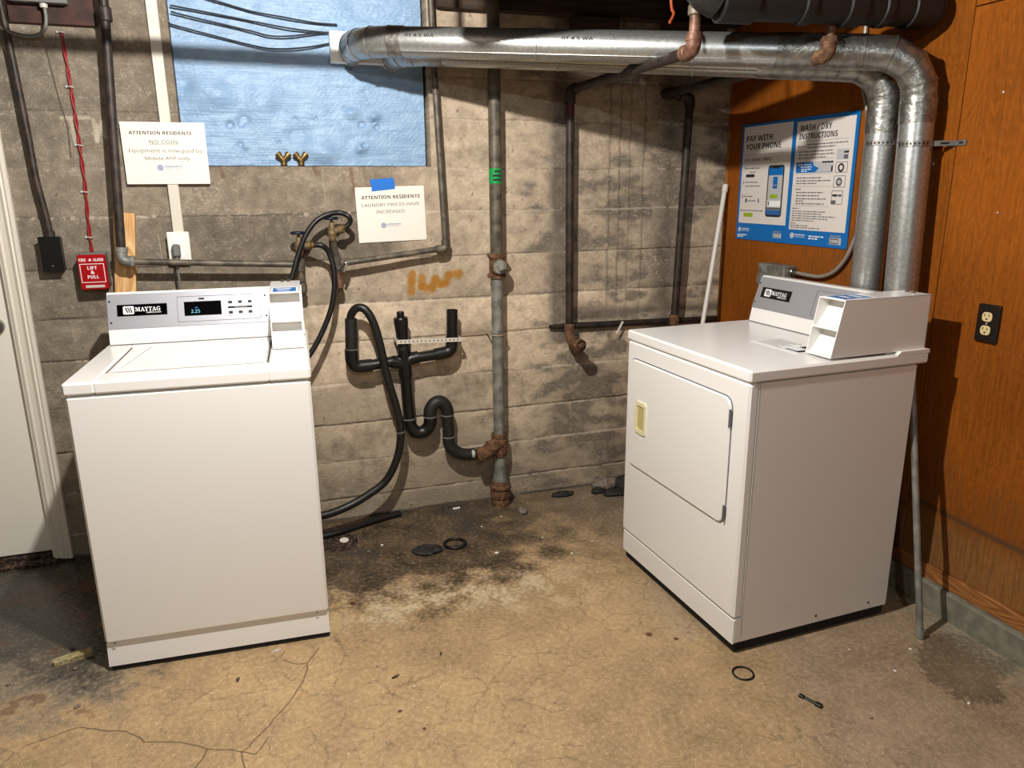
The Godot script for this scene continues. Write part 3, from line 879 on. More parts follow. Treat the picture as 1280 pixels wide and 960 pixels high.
	for q in [[-2.29, 1.78, 0.035, -0.006], [-2.23, 1.755, 0.07, 0.006], [-2.17, 1.735, 0.05, 0.005], [-2.1, 1.66, 0.02, -0.005], [-2.15, 1.64, 0.012, -0.005], [-2.12, 1.57, 0.012, -0.004],
			[-2.02, 1.72, 0.06, 0.006], [-1.97, 1.70, 0.05, -0.005], [-1.90, 1.60, 0.05, -0.006], [-1.86, 1.56, 0.06, 0.006], [-1.80, 1.535, 0.04, 0.005], [-1.70, 1.69, 0.025, 0.005], [-1.66, 1.65, 0.012, -0.005], [-1.61, 1.68, 0.02, 0.006], [-1.60, 1.64, 0.01, -0.005], [-1.67, 1.56, 0.022, 0.006], [-1.66, 1.57, 0.01, -0.005]]:
		dents.append(q)
	for k in 26: dents.append([rng.randf_range(WX0, WX1), rng.randf_range(1.5, 2.05), rng.randf_range(0.005, 0.011), rng.randf_range(-0.004, 0.003)])
	var fh := func(x: float, y: float) -> float:
		var h: float = fz[0].get_noise_2d(x, y) * 0.006 + fz[2].get_noise_2d(x * 0.15, y) * 0.0022 + fz[1].get_noise_2d(x, y) * 0.0022
		for q in dents:
			var r2: float = ((x - q[0]) * (x - q[0]) + (y - q[1]) * (y - q[1]) * 1.6) / (q[2] * q[2])
			if r2 < 6.0: h += q[3] * 3.4 * exp(-r2)
		return h
	relief(mb, steps(WX0 + 0.002, WX1 - 0.012, 0.006), steps(WY0 + 0.001, WY1 - 0.005, 0.006), fh, -0.04)
	mb.box(V(WX0 + 0.002, WY0 + 0.001, -0.09), V(WX1 - 0.012, WY1 - 0.005, -0.05))
	uv_by(mb, 0, 1, WX0, 0.93, 2.13, -0.64)
	M.foam.uv1_triplanar = false
	M.foam.uv1_scale = Vector3.ONE
	M.foam.heightmap_texture = foam_height()
	M.foam.heightmap_scale = 0.26
	single("window_1", mb, M.foam, "light blue rigid foam board filling the old window opening", "window", "", "structure")

func V2(x: float, y: float) -> Vector2: return Vector2(x, y)

# ------------------------------------------------------------------ appliances
func brand_badge(parent: Node3D, T: Transform3D, w: float, h: float) -> void:   # T: middle of the badge, z outward
	var plate := part("badge", Mb.new().box(V(-w / 2, -h / 2, 0), V(w / 2, h / 2, 0.0016), 0.0005, T), M.screen_black, parent, "black brand badge with white lettering")
	var e := h * 0.70
	var cx := -w * 0.5 + w * 0.23
	var sq := Mb.new().prism(rrect(cx - e * 0.62, -e / 2, cx + e * 0.62, e / 2, e * 0.14), 0.0, 0.0007, T.translated_local(V(0, 0, 0.0016)))
	part("emblem", sq, M.white_print, plate)
	var sl := Mb.new()
	for k in 3:
		var x := cx - e * 0.40 + k * e * 0.25
		sl.prism(PackedVector2Array([V2(x - 0.0005, e * 0.33), V2(x + e * 0.13, e * 0.33), V2(x + e * 0.38, -e * 0.33), V2(x + e * 0.25, -e * 0.33)]), 0.0, 0.0005, T.translated_local(V(0, 0, 0.0023)))
	part("emblem_stripes", sl, M.screen_black, plate)
	txt(plate, "MAYTAG", M.white_print, T * V(cx + e * 0.75, e * 0.08, 0.0018), w * 0.505, e * 0.52, T.basis, "serif-bold", -1)
	txt(plate, "COMMERCIAL LAUNDRY", M.white_print, T * V(cx + e * 2.0, -e * 0.36, 0.0018), w * 0.30, e * 0.15, T.basis, "sans-bold", -1)

func console(t: Node3D, x0: float, x1: float, k0: float, deck: float, panel_x: float, kback: float) -> void:
	# raised control console at the back of the deck: white foot, sloping brushed face, badge and control panel
	var prof := PackedVector2Array([V2(-k0, deck), V2(-k0 - 0.010, deck + 0.052), V2(-k0 - 0.046, deck + 0.166), V2(-k0 - 0.056, deck + 0.172), V2(-kback, deck + 0.160), V2(-kback, deck)])
	var B := Basis(V(0, 0, 1), V(0, 1, 0), V(-1, 0, 0))   # polygon x -> world z, pushed along -x
	part("console", Mb.new().prism(prof, -x1, -x0, Transform3D(B, Vector3.ZERO)), M.white_enamel, t)
	var ang := atan2(0.036, 0.114)
	var T := Transform3D(Basis(Vector3.RIGHT, -ang), V(x0, deck + 0.053, -k0 - 0.0095))
	var W := x1 - x0
	part("console_gap", Mb.new().box(V(x0, deck - 0.004, -k0 - 0.004), V(x1, deck + 0.0028, -k0 + 0.0012)), M.ink_grey, t)
	var face := part("face_plate", Mb.new().box(V(0.0, 0.0, -0.002), V(W, 0.1185, 0.002), 0.001, T), M.brushed, t, "brushed metal face plate")
	for q in [[0.008, 0.094], [0.010, 0.022], [panel_x + 0.288, 0.094], [panel_x + 0.290, 0.022]]:
		part("screw", Mb.new().ball(T * V(q[0], q[1], 0.002), V(0.0035, 0.0035, 0.0025), 8, 6), M.dark_gap, face)
	brand_badge(t, T.translated_local(V(0.108, 0.0625, 0.002)), 0.156, 0.039)
	var px := panel_x
	var pan := part("control_panel", Mb.new().ring_prism(rrect(px, 0.014, px + 0.272, 0.102, 0.003), rrect(px + 0.0012, 0.0152, px + 0.2708, 0.1008, 0.0025), 0.001, 0.0028, T), M.ink_grey, t)
	part("display", Mb.new().box(V(px + 0.022, 0.034, 0.001), V(px + 0.142, 0.083, 0.0032), 0.0006, T), M.screen_black, pan, "black price display")
	part("indicator", Mb.new().box(V(px + 0.070, 0.089, 0.001), V(px + 0.088, 0.095, 0.003), 0.0004, T), M.cover_brown, pan)
	for j in 2:
		for i in 3:
			var bx := px + 0.172 + i * 0.0325
			var by := 0.0395 + j * 0.036
			part("button", Mb.new().box(V(bx - 0.0065, by - 0.0045, 0.001), V(bx + 0.0065, by + 0.0045, 0.004), 0.001, T), M.cover_brown, pan)
			part("button_caption", Mb.new().box(V(bx - 0.008, by + (0.0105 if j == 1 else -0.0125), 0.0018), V(bx + 0.008, by + (0.012 if j == 1 else -0.011), 0.0023), 0.0, T), M.ink_light, pan)
	part("legend_bar", Mb.new().box(V(px + 0.164, 0.0545, 0.001), V(px + 0.244, 0.0605, 0.0026), 0.0, T), M.screen_black, pan)
	part("legend_text", Mb.new().box(V(px + 0.186, 0.0563, 0.002), V(px + 0.226, 0.0588, 0.003), 0.0, T), M.ink_light, pan)

func coin_box(t: Node3D, x0: float, x1: float, k0: float, k1: float, deck: float, hgt: float) -> void:
	var c := Node3D.new()
	c.name = "coin_box"
	t.add_child(c, true)
	c.set_meta("label", "white steel coin box with two open bays in its sloping front")
	var sl := 0.035
	var B := Basis(V(0, 0, 1), V(0, 1, 0), V(-1, 0, 0))
	var T := Transform3D(B, Vector3.ZERO)
	var y0 := deck + 0.003
	var y1 := deck + hgt
	var side := PackedVector2Array([V2(-k0, y0), V2(-k0 - sl, y1), V2(-k1, y1), V2(-k1, y0)])
	var zf := func(y: float) -> float: return -k0 - sl * (y - y0) / (y1 - y0)
	part("side_plate", Mb.new().prism(side, -x0 - 0.003, -x0, T), M.white_enamel, c)
	part("side_plate", Mb.new().prism(side, -x1, -x1 + 0.003, T), M.white_enamel, c)
	part("top_plate", Mb.new().prism(PackedVector2Array([V2(zf.call(y1 - 0.003), y1 - 0.003), V2(zf.call(y1), y1 + 0.0005), V2(-k1, y1 + 0.0005), V2(-k1, y1 - 0.003)]), -x1, -x0, T), M.white_enamel, c)
	part("back_plate", Mb.new().box(V(x0, y0, -k1), V(x1, y1, -k1 + 0.003)), M.white_enamel, c)
	var ym := y0 + (y1 - y0) * 0.47
	for y in [y0, ym]:
		var sh := Mb.new()
		sh.prism(PackedVector2Array([V2(zf.call(y), y), V2(zf.call(y + 0.006), y + 0.006), V2(zf.call(y) - 0.07, y + 0.006), V2(zf.call(y) - 0.07, y)]), -x1 + 0.003, -x0 - 0.003, T)
		part("bay_shelf", sh, M.white_enamel, c)
	for q in [[y0 + 0.006, ym], [ym + 0.006, y1 - 0.003]]:   # each bay: a panel that slopes in towards the top
		var lo: float = q[0]
		var hi: float = q[1]
		var hm := hi - (hi - lo) * 0.3
		part("bay_panel", Mb.new().prism(PackedVector2Array([V2(zf.call(lo) - 0.016, lo), V2(zf.call(hm) - 0.042, hm), V2(zf.call(hi) - 0.048, hi), V2(zf.call(hi) - 0.07, hi), V2(zf.call(lo) - 0.07, lo)]), -x1 + 0.003, -x0 - 0.003, T), M.white_enamel, c)
	var xm := (x0 + x1) / 2
	var zt: float = zf.call(y1)
	part("sticker", Mb.new().box(V(xm - 0.040, y1 + 0.0005, zt - 0.130), V(xm + 0.040, y1 + 0.0012, zt - 0.004)), M.sign_white, c)
	var st := part("sticker_band", Mb.new().box(V(xm - 0.037, y1 + 0.0012, zt - 0.115), V(xm + 0.037, y1 + 0.0016, zt - 0.010)), M.poster_blue, c, "blue printed sticker")
	for k in 2:
		st.add_child(_bars([[xm - 0.028 + k * 0.006, y1 + 0.0019, zt - 0.095 + k * 0.04, 0.05 - k * 0.012, 0.014]], M.white_print), true)
	for s in [-1, 1]:
		part("lock", Mb.new().lathe([[0.0, 0.009], [0.005, 0.009], [0.006, 0.0]], Transform3D(Basis(), V(xm + s * 0.011, y1, -k1 + 0.03)), 12), M.chrome, c)

func _bars(rows: Array, m: Material) -> MeshInstance3D:   # flat printed bars lying on a level surface: [x, y, z, length, depth]
	var b := Mb.new()
	for r in rows: b.box(V(r[0], r[1] - 0.0004, r[2]), V(r[0] + r[3], r[1], r[2] + r[4]))
	var o := MeshInstance3D.new()
	o.name = "print"
	o.mesh = b.mesh()
	o.material_override = m
	return o

func washer() -> void:
	var t := thing("washing_machine", "white top-loading washer with a metal control console, left of the hoses", "washing machine", V(-2.6263, 0, 0.854) + Basis(Vector3.UP, -0.0483) * V(0.3246, 0, 0), Basis(Vector3.UP, -0.0483))
	var w := 0.3246
	part("cabinet", Mb.new().box(V(-w, 0.095, -0.64), V(w, 0.8600, 0.0), 0.007), M.white_enamel, t)
	part("kick_panel", Mb.new().prism(PackedVector2Array([V2(-0.0105, 0.0928), V2(-0.0015, 0.018), V2(-0.02, 0.018), V2(-0.03, 0.0928)]), -w + 0.001, w - 0.001, Transform3D(Basis(V(0, 0, 1), V(0, 1, 0), V(-1, 0, 0)), Vector3.ZERO)), M.white_enamel, t)
	part("base_frame", Mb.new().box(V(-w + 0.006, 0.004, -0.62), V(w - 0.003, 0.0175, -0.004)), M.dark_gap, t)
	for s in [-1, 1]:
		for z in [-0.06, -0.58]:
			part("levelling_foot", Mb.new().lathe([[0.0, 0.03], [0.01, 0.03], [0.01, 0.01], [0.022, 0.008], [0.022, 0.0], [0, 0]], Transform3D(Basis(), V(s * 0.27, 0, z)), 14), M.black_rubber, t)
	var d0 := 0.8635
	var d1 := 0.8995
	# deck with the lid opening left free
	var lx0 := -0.243
	var lx1 := 0.2025
	var mb := Mb.new()
	mb.box(V(-w - 0.003, d0, -0.645), V(lx0 - 0.002, d1, 0.004), 0.006)
	mb.box(V(lx1 + 0.003, d0, -0.645), V(w + 0.003, d1, 0.004), 0.006)
	mb.box(V(lx0 - 0.008, d0, -0.102), V(lx1 + 0.009, d1, 0.004), 0.006)
	mb.box(V(lx0 - 0.008, d0, -0.645), V(lx1 + 0.009, d1, -0.506), 0.006)
	mb.box(V(-0.3, d0, -0.6), V(0.3, d1 - 0.014, -0.02))
	part("deck", mb, M.white_enamel, t)
	var lid := Mb.new()
	lid.prism(PackedVector2Array([V2(lx0, -0.104), V2(lx1, -0.104), V2(lx1, -0.504), V2(lx0 + 0.0, -0.504)]), -0.012, 0.0, Transform3D(Basis(V(1, 0, 0), V(0, 0, 1), V(0, 1, 0)), V(0, d1 - 0.004, 0)), 0.006)
	var lm := part("lid", lid, M.white_enamel, t)
	part("lid_ridge", Mb.new().prism(PackedVector2Array([V2(lx0 + 0.016, -0.112), V2(lx0 + 0.024, -0.112), V2(lx0 + 0.064, -0.49), V2(lx0 + 0.050, -0.49)]), 0.0, 0.004, Transform3D(Basis(V(1, 0, 0), V(0, 0, 1), V(0, 1, 0)), V(0, d1 - 0.002, 0)), 0.003), M.white_enamel, lm)
	part("lid_lip", Mb.new().box(V(lx0 + 0.03, d1 - 0.003, -0.128), V(lx1 - 0.01, d1 + 0.003, -0.112), 0.003), M.white_enamel, lm)
	part("lid_gap", Mb.new().box(V(lx1 + 0.0003, d1 - 0.012, -0.47), V(lx1 + 0.0028, d1 - 0.0012, -0.103)), M.dark_gap, t)
	part("lid_gap", Mb.new().box(V(lx0 - 0.0018, d1 - 0.012, -0.50), V(lx0 - 0.0002, d1 - 0.004, -0.103)), M.ink_light, t)
	console(t, -w + 0.010, w - 0.006, 0.522, d1, 0.218, 0.65)
	coin_box(t, 0.2145, 0.3145, 0.285, 0.645, d1, 0.181)
	var T := Transform3D(Basis(Vector3.RIGHT, -atan2(0.036, 0.114)), V(-w + 0.010, d1 + 0.053, -0.522 - 0.0095))
	txt(t, "2.25", M.display_glow, T * V(0.218 + 0.044, 0.049, 0.0034), 0.028, 0.012, T.basis, "mono", -1, "price_digits")
	part("price_caption", Mb.new().box(V(0.218 + 0.056, 0.060, 0.003), V(0.218 + 0.066, 0.0632, 0.0036), 0.0, T), M.ink_blue, t)
	part("dent_mark", Mb.new().ball(V(-w + 0.026, 0.0955, 0.0), V(0.006, 0.0015, 0.0015), 8, 6), M.cover_brown, t)
	part("dent_mark", Mb.new().ball(V(w - 0.036, 0.0955, 0.0), V(0.004, 0.0012, 0.0015), 8, 6), M.cover_brown, t)

func dryer() -> void:
	var c := cos(0.0398)
	var s := sin(0.0398)
	var o := V(-0.8173, 0, 1.3923) + V(-s, 0, -c) * 0.3445
	var t := thing("clothes_dryer", "white front-loading dryer with a cream door pull, below the poster", "clothes dryer", o, Basis(Vector3.UP, -(PI / 2 - 0.0398)))
	var w := 0.3445
	part("cabinet", Mb.new().box(V(-w, 0.040, -0.622), V(w, 0.1225, -0.012)).box(V(-w + 0.002, 0.122, -0.622), V(w, 0.8655, -0.032), 0.001), M.white_enamel, t)
	part("front_panel", Mb.new().box(V(-w, 0.1235, -0.034), V(w, 0.8655, 0.0), 0.007), M.white_enamel, t)
	part("kick_panel", Mb.new().box(V(-w + 0.003, 0.034, -0.014), V(w - 0.0005, 0.1205, -0.004), 0.003), M.white_enamel, t)
	part("base_frame", Mb.new().box(V(-w + 0.01, 0.006, -0.615), V(w - 0.006, 0.05, -0.016)), M.dark_gap, t)
	for q in [[-0.28, -0.05], [0.30, -0.05], [-0.28, -0.56], [0.30, -0.56]]:
		part("levelling_foot", Mb.new().lathe([[0.0, 0.03], [0.01, 0.03], [0.01, 0.01], [0.02, 0.008], [0.02, 0.0], [0, 0]], Transform3D(Basis(), V(q[0], 0, q[1])), 14), M.steel, t)
	for z in [-0.326, -0.544]:
		part("panel_screw", Mb.new().ball(V(w, 0.063, z), V(0.002, 0.0045, 0.0045), 8, 6), M.cover_brown, t)
	var d0 := 0.8685
	var d1 := 0.9045
	var dk := Mb.new().box(V(-w - 0.002, d0, -0.664), V(w + 0.003, d1, 0.004), 0.006)
	dk.prism(PackedVector2Array([V2(-0.532, d1 - 0.003), V2(-0.548, d1 + 0.009), V2(-0.662, d1 + 0.009), V2(-0.664, d1 - 0.003)]), -w - 0.003, -w + 0.03, Transform3D(Basis(V(0, 0, 1), V(0, 1, 0), V(-1, 0, 0)), Vector3.ZERO))
	part("deck", dk, M.white_enamel, t)
	# door: rounded plate set in a dark groove
	var X := func(a: float) -> float: return w - a
	part("door_groove", Mb.new().prism(rrect(X.call(0.663), 0.405, X.call(0.068), 0.810, 0.036, 7), -0.004, 0.0008), M.ink_grey, t)
	var door := Mb.new()
	door.prism(rrect(X.call(0.6605), 0.4075, X.call(0.0715), 0.8065, 0.034, 7), 0.0, 0.0075, Transform3D(), 0.004)
	var dm := part("door", door, M.white_enamel, t)
	var hx0: float = X.call(0.604)
	var hx1: float = X.call(0.532)
	var hd := part("door_pull", Mb.new().ring_prism(rrect(hx0, 0.545, hx1, 0.663, 0.010), rrect(hx0 + 0.013, 0.560, hx1 - 0.010, 0.648, 0.005), 0.005, 0.0125), M.handle_cream, dm, "cream plastic door pull")
	# the cup of the pull: a slanting floor inside the ring
	var cup := Mb.new()
	cup.quad(V(hx0 + 0.012, 0.559, 0.0080), V(hx0 + 0.012, 0.649, 0.0080), V(hx1 - 0.009, 0.649, 0.0085), V(hx1 - 0.009, 0.559, 0.0105), V(0.1, 0, 1).normalized())
	part("pull_cup", cup, M.handle_deep, hd)
	for q in [[0.747, 0.05], [0.448, 0.046]]:
		part("hinge", Mb.new().box(V(X.call(0.0755), q[0] - q[1] / 2, 0.003), V(X.call(0.0665), q[0] + q[1] / 2, 0.0095), 0.001).tube([V(X.call(0.0705), q[0] - q[1] * 0.55, 0.009), V(X.call(0.0705), q[0] + q[1] * 0.55, 0.009)], 0.0028, 10), M.ink_grey, dm)
	console(t, -0.3205, 0.322, 0.508, d1, 0.303, 0.66)
	coin_box(t, 0.2300, 0.3340, 0.287, 0.655, d1 + 0.004, 0.172)
	# instruction sheet stuck on the deck
	var sx0: float = X.call(0.345)
	var sx1: float = X.call(0.128)
	part("instruction_sheet", Mb.new().box(V(sx0, d1, -0.385), V(sx1, d1 + 0.0006, -0.262)), M.sign_white, t)
	var rows: Array = []
	for k in 7: rows.append([sx0 + 0.012, d1 + 0.0012, -0.372 + k * 0.014, 0.11 - (k % 3) * 0.014, 0.0035])
	var pr := _bars(rows, M.ink_light)
	t.add_child(pr, true)
	var pr2 := _bars([[sx1 - 0.072, d1 + 0.0012, -0.37, 0.05, 0.03], [sx1 - 0.03, d1 + 0.0012, -0.33, 0.02, 0.045], [sx1 - 0.075, d1 + 0.0012, -0.295, 0.06, 0.008]], M.ink)
	t.add_child(pr2, true)
	part("side_seam", Mb.new().box(V(w - 0.001, 0.06, -0.0345), V(w + 0.0004, 0.866, -0.0335)), M.ink_grey, t)

# ------------------------------------------------------------------ plumbing
func gores(p: Array, r: float, mb: Mb) -> Mb:   # sheet-metal elbow: straight gores with a raised bead at every joint
	mb.tube(p, r, 28)
	for i in p.size():
		var d: Vector3 = (p[mini(i + 1, p.size() - 1)] - p[maxi(i - 1, 0)]).normalized()
		mb.lathe([[r, -0.0035], [r + 0.0025, -0.0015], [r + 0.0025, 0.0015], [r, 0.0035]], Transform3D(aim(d), p[i]), 28)
	return mb

func ducts() -> void:
	var R := 0.0515
	var runs := [
		[[V(-1.686, 1.917, -0.035), V(-1.690, 1.912, 0.085), V(-1.678, 1.910, 0.150), V(-1.640, 1.909, 0.205), V(-1.582, 1.907, 0.245)], V(-0.235, 1.807, 1.040), [V(-0.235, 1.807, 1.040), V(-0.165, 1.798, 1.086), V(-0.112, 1.762, 1.120), V(-0.085, 1.705, 1.134), V(-0.080, 1.650, 1.136)], V(-0.078, 0.14, 1.190), "front round metal vent duct, bending down nearest the room"],
		[[V(-1.528, 1.905, -0.035), V(-1.530, 1.901, 0.040), V(-1.514, 1.899, 0.092), V(-1.474, 1.898, 0.132), V(-1.418, 1.896, 0.165)], V(-0.215, 1.790, 0.920), [V(-0.215, 1.790, 0.920), V(-0.155, 1.780, 0.958), V(-0.106, 1.742, 0.988), V(-0.084, 1.688, 1.000), V(-0.082, 1.630, 1.001)], V(-0.080, 0.14, 1.012), "rear round metal vent duct, tucked behind the front one"]]
	for q in runs:
		var t := thing("vent_duct", q[4], "duct", Vector3.ZERO, Basis(), "")
		part("wall_elbow", gores(q[0], R + 0.001, Mb.new()), M.galvanised, t)
		var a: Vector3 = q[0][4]
		var b: Vector3 = q[1]
		part("duct_pipe", Mb.new().tube([a, b], R, 32), M.galvanised, t, "long sloping duct run")
		part("drop_elbow", gores(q[2], R + 0.0015, Mb.new()), M.foil, t, "crinkled foil-taped elbow")
		part("duct_pipe", Mb.new().tube([q[2][4], q[3]], R, 32), M.galvanised, t, "upright duct run")
		var dir := (b - a).normalized()
		var len := a.distance_to(b)
		for f in [[0.0, 0.05], [len - 0.26, 0.26]]:
			part("foil_tape", Mb.new().tube([a + dir * f[0], a + dir * (f[0] + f[1])], R + 0.0022, 32), M.foil, t, "dull foil tape wrap")
		var e: Vector3 = q[2][4]
		part("foil_tape", Mb.new().tube([e + V(0, 0.015, 0), e + (q[3] - e).normalized() * 0.06], R + 0.0026, 32), M.foil, t)
		# folded seam running along the duct, low on the room side
		var side := dir.cross(Vector3.UP).normalized()
		var off := (side * 0.75 + V(0, -0.66, 0)).normalized() * (R + 0.0005)
		part("lock_seam", Mb.new().tube([a + dir * 0.05 + off, b - dir * 0.26 + off], 0.0022, 8), M.galvanised, t)
		for f in [0.34, 0.67]:
			part("pipe_joint", Mb.new().lathe([[R, -0.004], [R + 0.002, -0.002], [R + 0.002, 0.002], [R, 0.004]], Transform3D(aim(dir), a + dir * len * f), 32), M.galvanised, t)
		if q[4].begins_with("front"):
			# maker's stamp along the pipe, twice
			for f in [0.045, 0.395]:
				var up := (V(0, 1, 0) - dir * dir.y).normalized()
				var outw := dir.cross(up).normalized()
				var Bt := Basis(dir, up, outw)
				Bt = Bt * Basis(Vector3.RIGHT, -0.30)
				var at: Vector3 = a + dir * (f * len) + Bt.z * (R + 0.0004)
				txt(t, "01 4 5 WA", M.ink, at, 0.105, 0.011, Bt, "sans-bold", -1, "stamp")
				txt(t, "in/pk", M.ink_grey, at + dir * 0.13, 0.05, 0.008, Bt, "sans", -1, "stamp")
	# perforated hanger strap round both uprights
	var st := thing("duct_strap", "perforated metal strap holding both upright ducts to the plywood", "strap")
	var pth: Array = []
	var y := 1.527
	pth.append(V(-0.004, y + 0.012, 0.93))
	for k in 9:
		var a2 := deg_to_rad(-80.0 - 14.0 * k)
		pth.append(V(-0.0815 + sin(a2) * 0.0545, y + 0.01, 1.003 - cos(a2) * 0.0545))
	for k in 11:
		var a2 := deg_to_rad(-75.0 - 13.0 * k)
		pth.append(V(-0.0795 + sin(a2) * 0.0545, y, 1.1425 - cos(a2) * 0.0545))
	pth.append(V(-0.004, y, 1.225))
	pth.append(V(-0.004, y, 1.262))
	var sb := Mb.new()
	var hb := Mb.new()
	for i in pth.size() - 1:
		var p: Vector3 = pth[i]
		var q2: Vector3 = pth[i + 1]
		var d := (q2 - p)
		var outw2 := d.cross(Vector3.UP).normalized()
		var B := Basis(d.normalized(), Vector3.UP, outw2 if outw2.x < 0 else -outw2)
		sb.box(V(0, -0.008, -0.0006), V(d.length(), 0.008, 0.0006), 0.0, Transform3D(B, p))
		hb.box(V(d.length() * 0.3, -0.003, 0.0004), V(d.length() * 0.7, 0.003, 0.0009), 0.0, Transform3D(B, p))
	part("strap_band", sb, M.steel, st)
	part("strap_holes", hb, M.dark_gap, st)
	# white blocking board the ducts pass through
	single("vent_board", Mb.new().box(V(-1.768, 1.868, -0.036), V(-1.44, 1.978, 0.006), 0.002), M.sign_white, "pale board in the blue foam where the two ducts pass through", "board")

func pipe_collar(mb: Mb, at: Vector3, dir: Vector3, r: float, l: float) -> Mb:
	return mb.lathe([[r * 0.86, -l / 2], [r, -l / 2 + 0.003], [r, l / 2 - 0.003], [r * 0.86, l / 2]], Transform3D(aim(dir), at), 18)

func pipes() -> void:
	# tall galvanised vent stack
	var t := thing("vent_stack", "tall grey galvanised pipe with green tape and a cleanout, in the middle of the wall", "pipe")
	var zx := 0.072
	part("upper_pipe", Mb.new().tube([V(-1.147, 2.25, zx), V(-1.146, 1.12, zx)], 0.0255, 22), M.iron_grey, t)
	part("middle_pipe", Mb.new().tube([V(-1.146, 1.05, zx), V(-1.144, 0.33, zx)], 0.0250, 22), M.zinc_pipe, t, "paint-flecked paler length of pipe")
	var gt := part("green_tape", Mb.new().tube([V(-1.1465, 1.421, zx), V(-1.1465, 1.481, zx)], 0.0262, 22, false), M.tape_green, t, "green pipe-marking tape")
	for k in 3:
		part("tape_print", Mb.new().box(V(-1.163 + 0.006 * (1 if k == 0 else 0), 1.4655 - k * 0.0165, zx + 0.0238), V(-1.132 + 0.002 * k, 1.4725 - k * 0.0165, zx + 0.0266)), M.ink, gt)
	var co := Mb.new()
	co.lathe([[0.026, -0.052], [0.036, -0.05], [0.036, -0.034], [0.031, -0.03], [0.031, 0.03], [0.036, 0.034], [0.036, 0.05], [0.026, 0.052]], Transform3D(Basis(), V(-1.146, 1.087, zx)), 20)
	co.box(V(-1.182, 1.122, zx - 0.02), V(-1.110, 1.138, zx + 0.026), 0.004)
	co.box(V(-1.182, 1.036, zx - 0.02), V(-1.110, 1.052, zx + 0.026), 0.004)
	co.lathe([[0.034, 0.0], [0.036, 0.022], [0.033, 0.034], [0.024, 0.036]], Transform3D(aim(Vector3.BACK), V(-1.146, 1.086, zx + 0.012)), 22)
	part("cleanout_tee", co, M.rust, t, "rusty cleanout fitting")
	var pl := Mb.new().lathe([[0.030, 0.0], [0.028, 0.010], [0.0, 0.012]], Transform3D(aim(Vector3.BACK), V(-1.146, 1.086, zx + 0.044)), 20)
	pl.box(V(-0.012, -0.012, 0.0), V(0.012, 0.012, 0.018), 0.002, Transform3D(Basis(Vector3.BACK, 0.4), V(-1.146, 1.086, zx + 0.054)))
	part("cleanout_plug", pl, M.zinc_pipe, t, "square-headed plug")
	var te := Mb.new()
	te.lathe([[0.028, -0.055], [0.034, -0.05], [0.038, -0.02], [0.037, 0.02], [0.032, 0.032], [0.036, 0.036], [0.036, 0.050], [0.028, 0.054]], Transform3D(Basis(), V(-1.144, 0.292, zx)), 20)
	te.tube(spline([V(-1.148, 0.302, zx + 0.01), V(-1.18, 0.292, zx + 0.02), V(-1.225, 0.268, zx + 0.03), V(-1.256, 0.262, zx + 0.03)], 4), 0.031, 18)
	pipe_collar(te, V(-1.19, 0.286, zx + 0.022), V(-0.9, -0.4, 0.1), 0.037, 0.016)
	pipe_collar(te, V(-1.246, 0.2635, zx + 0.03), Vector3.LEFT, 0.036, 0.02)
	part("branch_tee", te, M.rust, t, "rusty iron branch tee")
	part("lower_pipe", Mb.new().lathe([[0.024, 0.25], [0.026, 0.18], [0.034, 0.115], [0.034, 0.09]], Transform3D(Basis(), V(-1.142, 0, zx)), 20), M.zinc_pipe, t)
	part("floor_hub", Mb.new().lathe([[0.034, 0.120], [0.041, 0.116], [0.044, 0.102], [0.050, 0.097], [0.050, 0.086], [0.044, 0.080], [0.044, 0.062], [0.048, 0.056], [0.048, 0.044], [0.042, 0.038], [0.044, -0.01]], Transform3D(Basis(), V(-1.142, 0, zx)), 22), M.rust, t, "rusty cast-iron hub standing in the floor")

	# black plastic double standpipe and trap
	var a := thing("drain_manifold", "black plastic washer standpipes joined to a curved trap on the wall", "drain pipe")
	var z := 0.078
	part("standpipe", Mb.new().tube([V(-1.770, 0.745, z), V(-1.763, 0.900, z)], 0.0245, 20, false).tube([V(-1.763, 0.902, z), V(-1.767, 0.80, z)], 0.020, 16, false), M.abs_dusty, a, "dusty left standpipe")
	part("bracket_ring", Mb.new().lathe([[0.0248, -0.003], [0.0262, -0.003], [0.0262, 0.003], [0.0248, 0.003]], Transform3D(Basis(), V(-1.7685, 0.775, z)), 20), M.cable_grey, a)
	part("left_elbow", Mb.new().tube(fillet([V(-1.770, 0.775, z), V(-1.770, 0.700, z), V(-1.69, 0.702, z)], 0.055, 8), 0.027, 20), M.abs, a)
	part("cross_arm", Mb.new().tube([V(-1.70, 0.702, z), V(-1.40, 0.728, z)], 0.0225, 20), M.abs, a)
	part("right_elbow", Mb.new().tube(fillet([V(-1.425, 0.726, z), V(-1.352, 0.735, z), V(-1.349, 0.80, z)], 0.05, 8), 0.0265, 20), M.abs, a)
	part("standpipe", Mb.new().tube([V(-1.349, 0.79, z), V(-1.345, 0.912, z)], 0.0235, 20, false).tube([V(-1.345, 0.913, z), V(-1.347, 0.83, z)], 0.0195, 16, false), M.abs, a, "right standpipe with an open end")
	part("center_tee", Mb.new().tube(fillet([V(-1.61, 0.710, z), V(-1.553, 0.700, z), V(-1.553, 0.64, z)], 0.04, 6), 0.0265, 20).tube(fillet([V(-1.495, 0.722, z), V(-1.553, 0.712, z), V(-1.553, 0.64, z)], 0.04, 6), 0.0265, 20).tube([V(-1.556, 0.775, z), V(-1.553, 0.645, z)], [0.0265, 0.0285], 20), M.abs, a, "double sanitary tee")
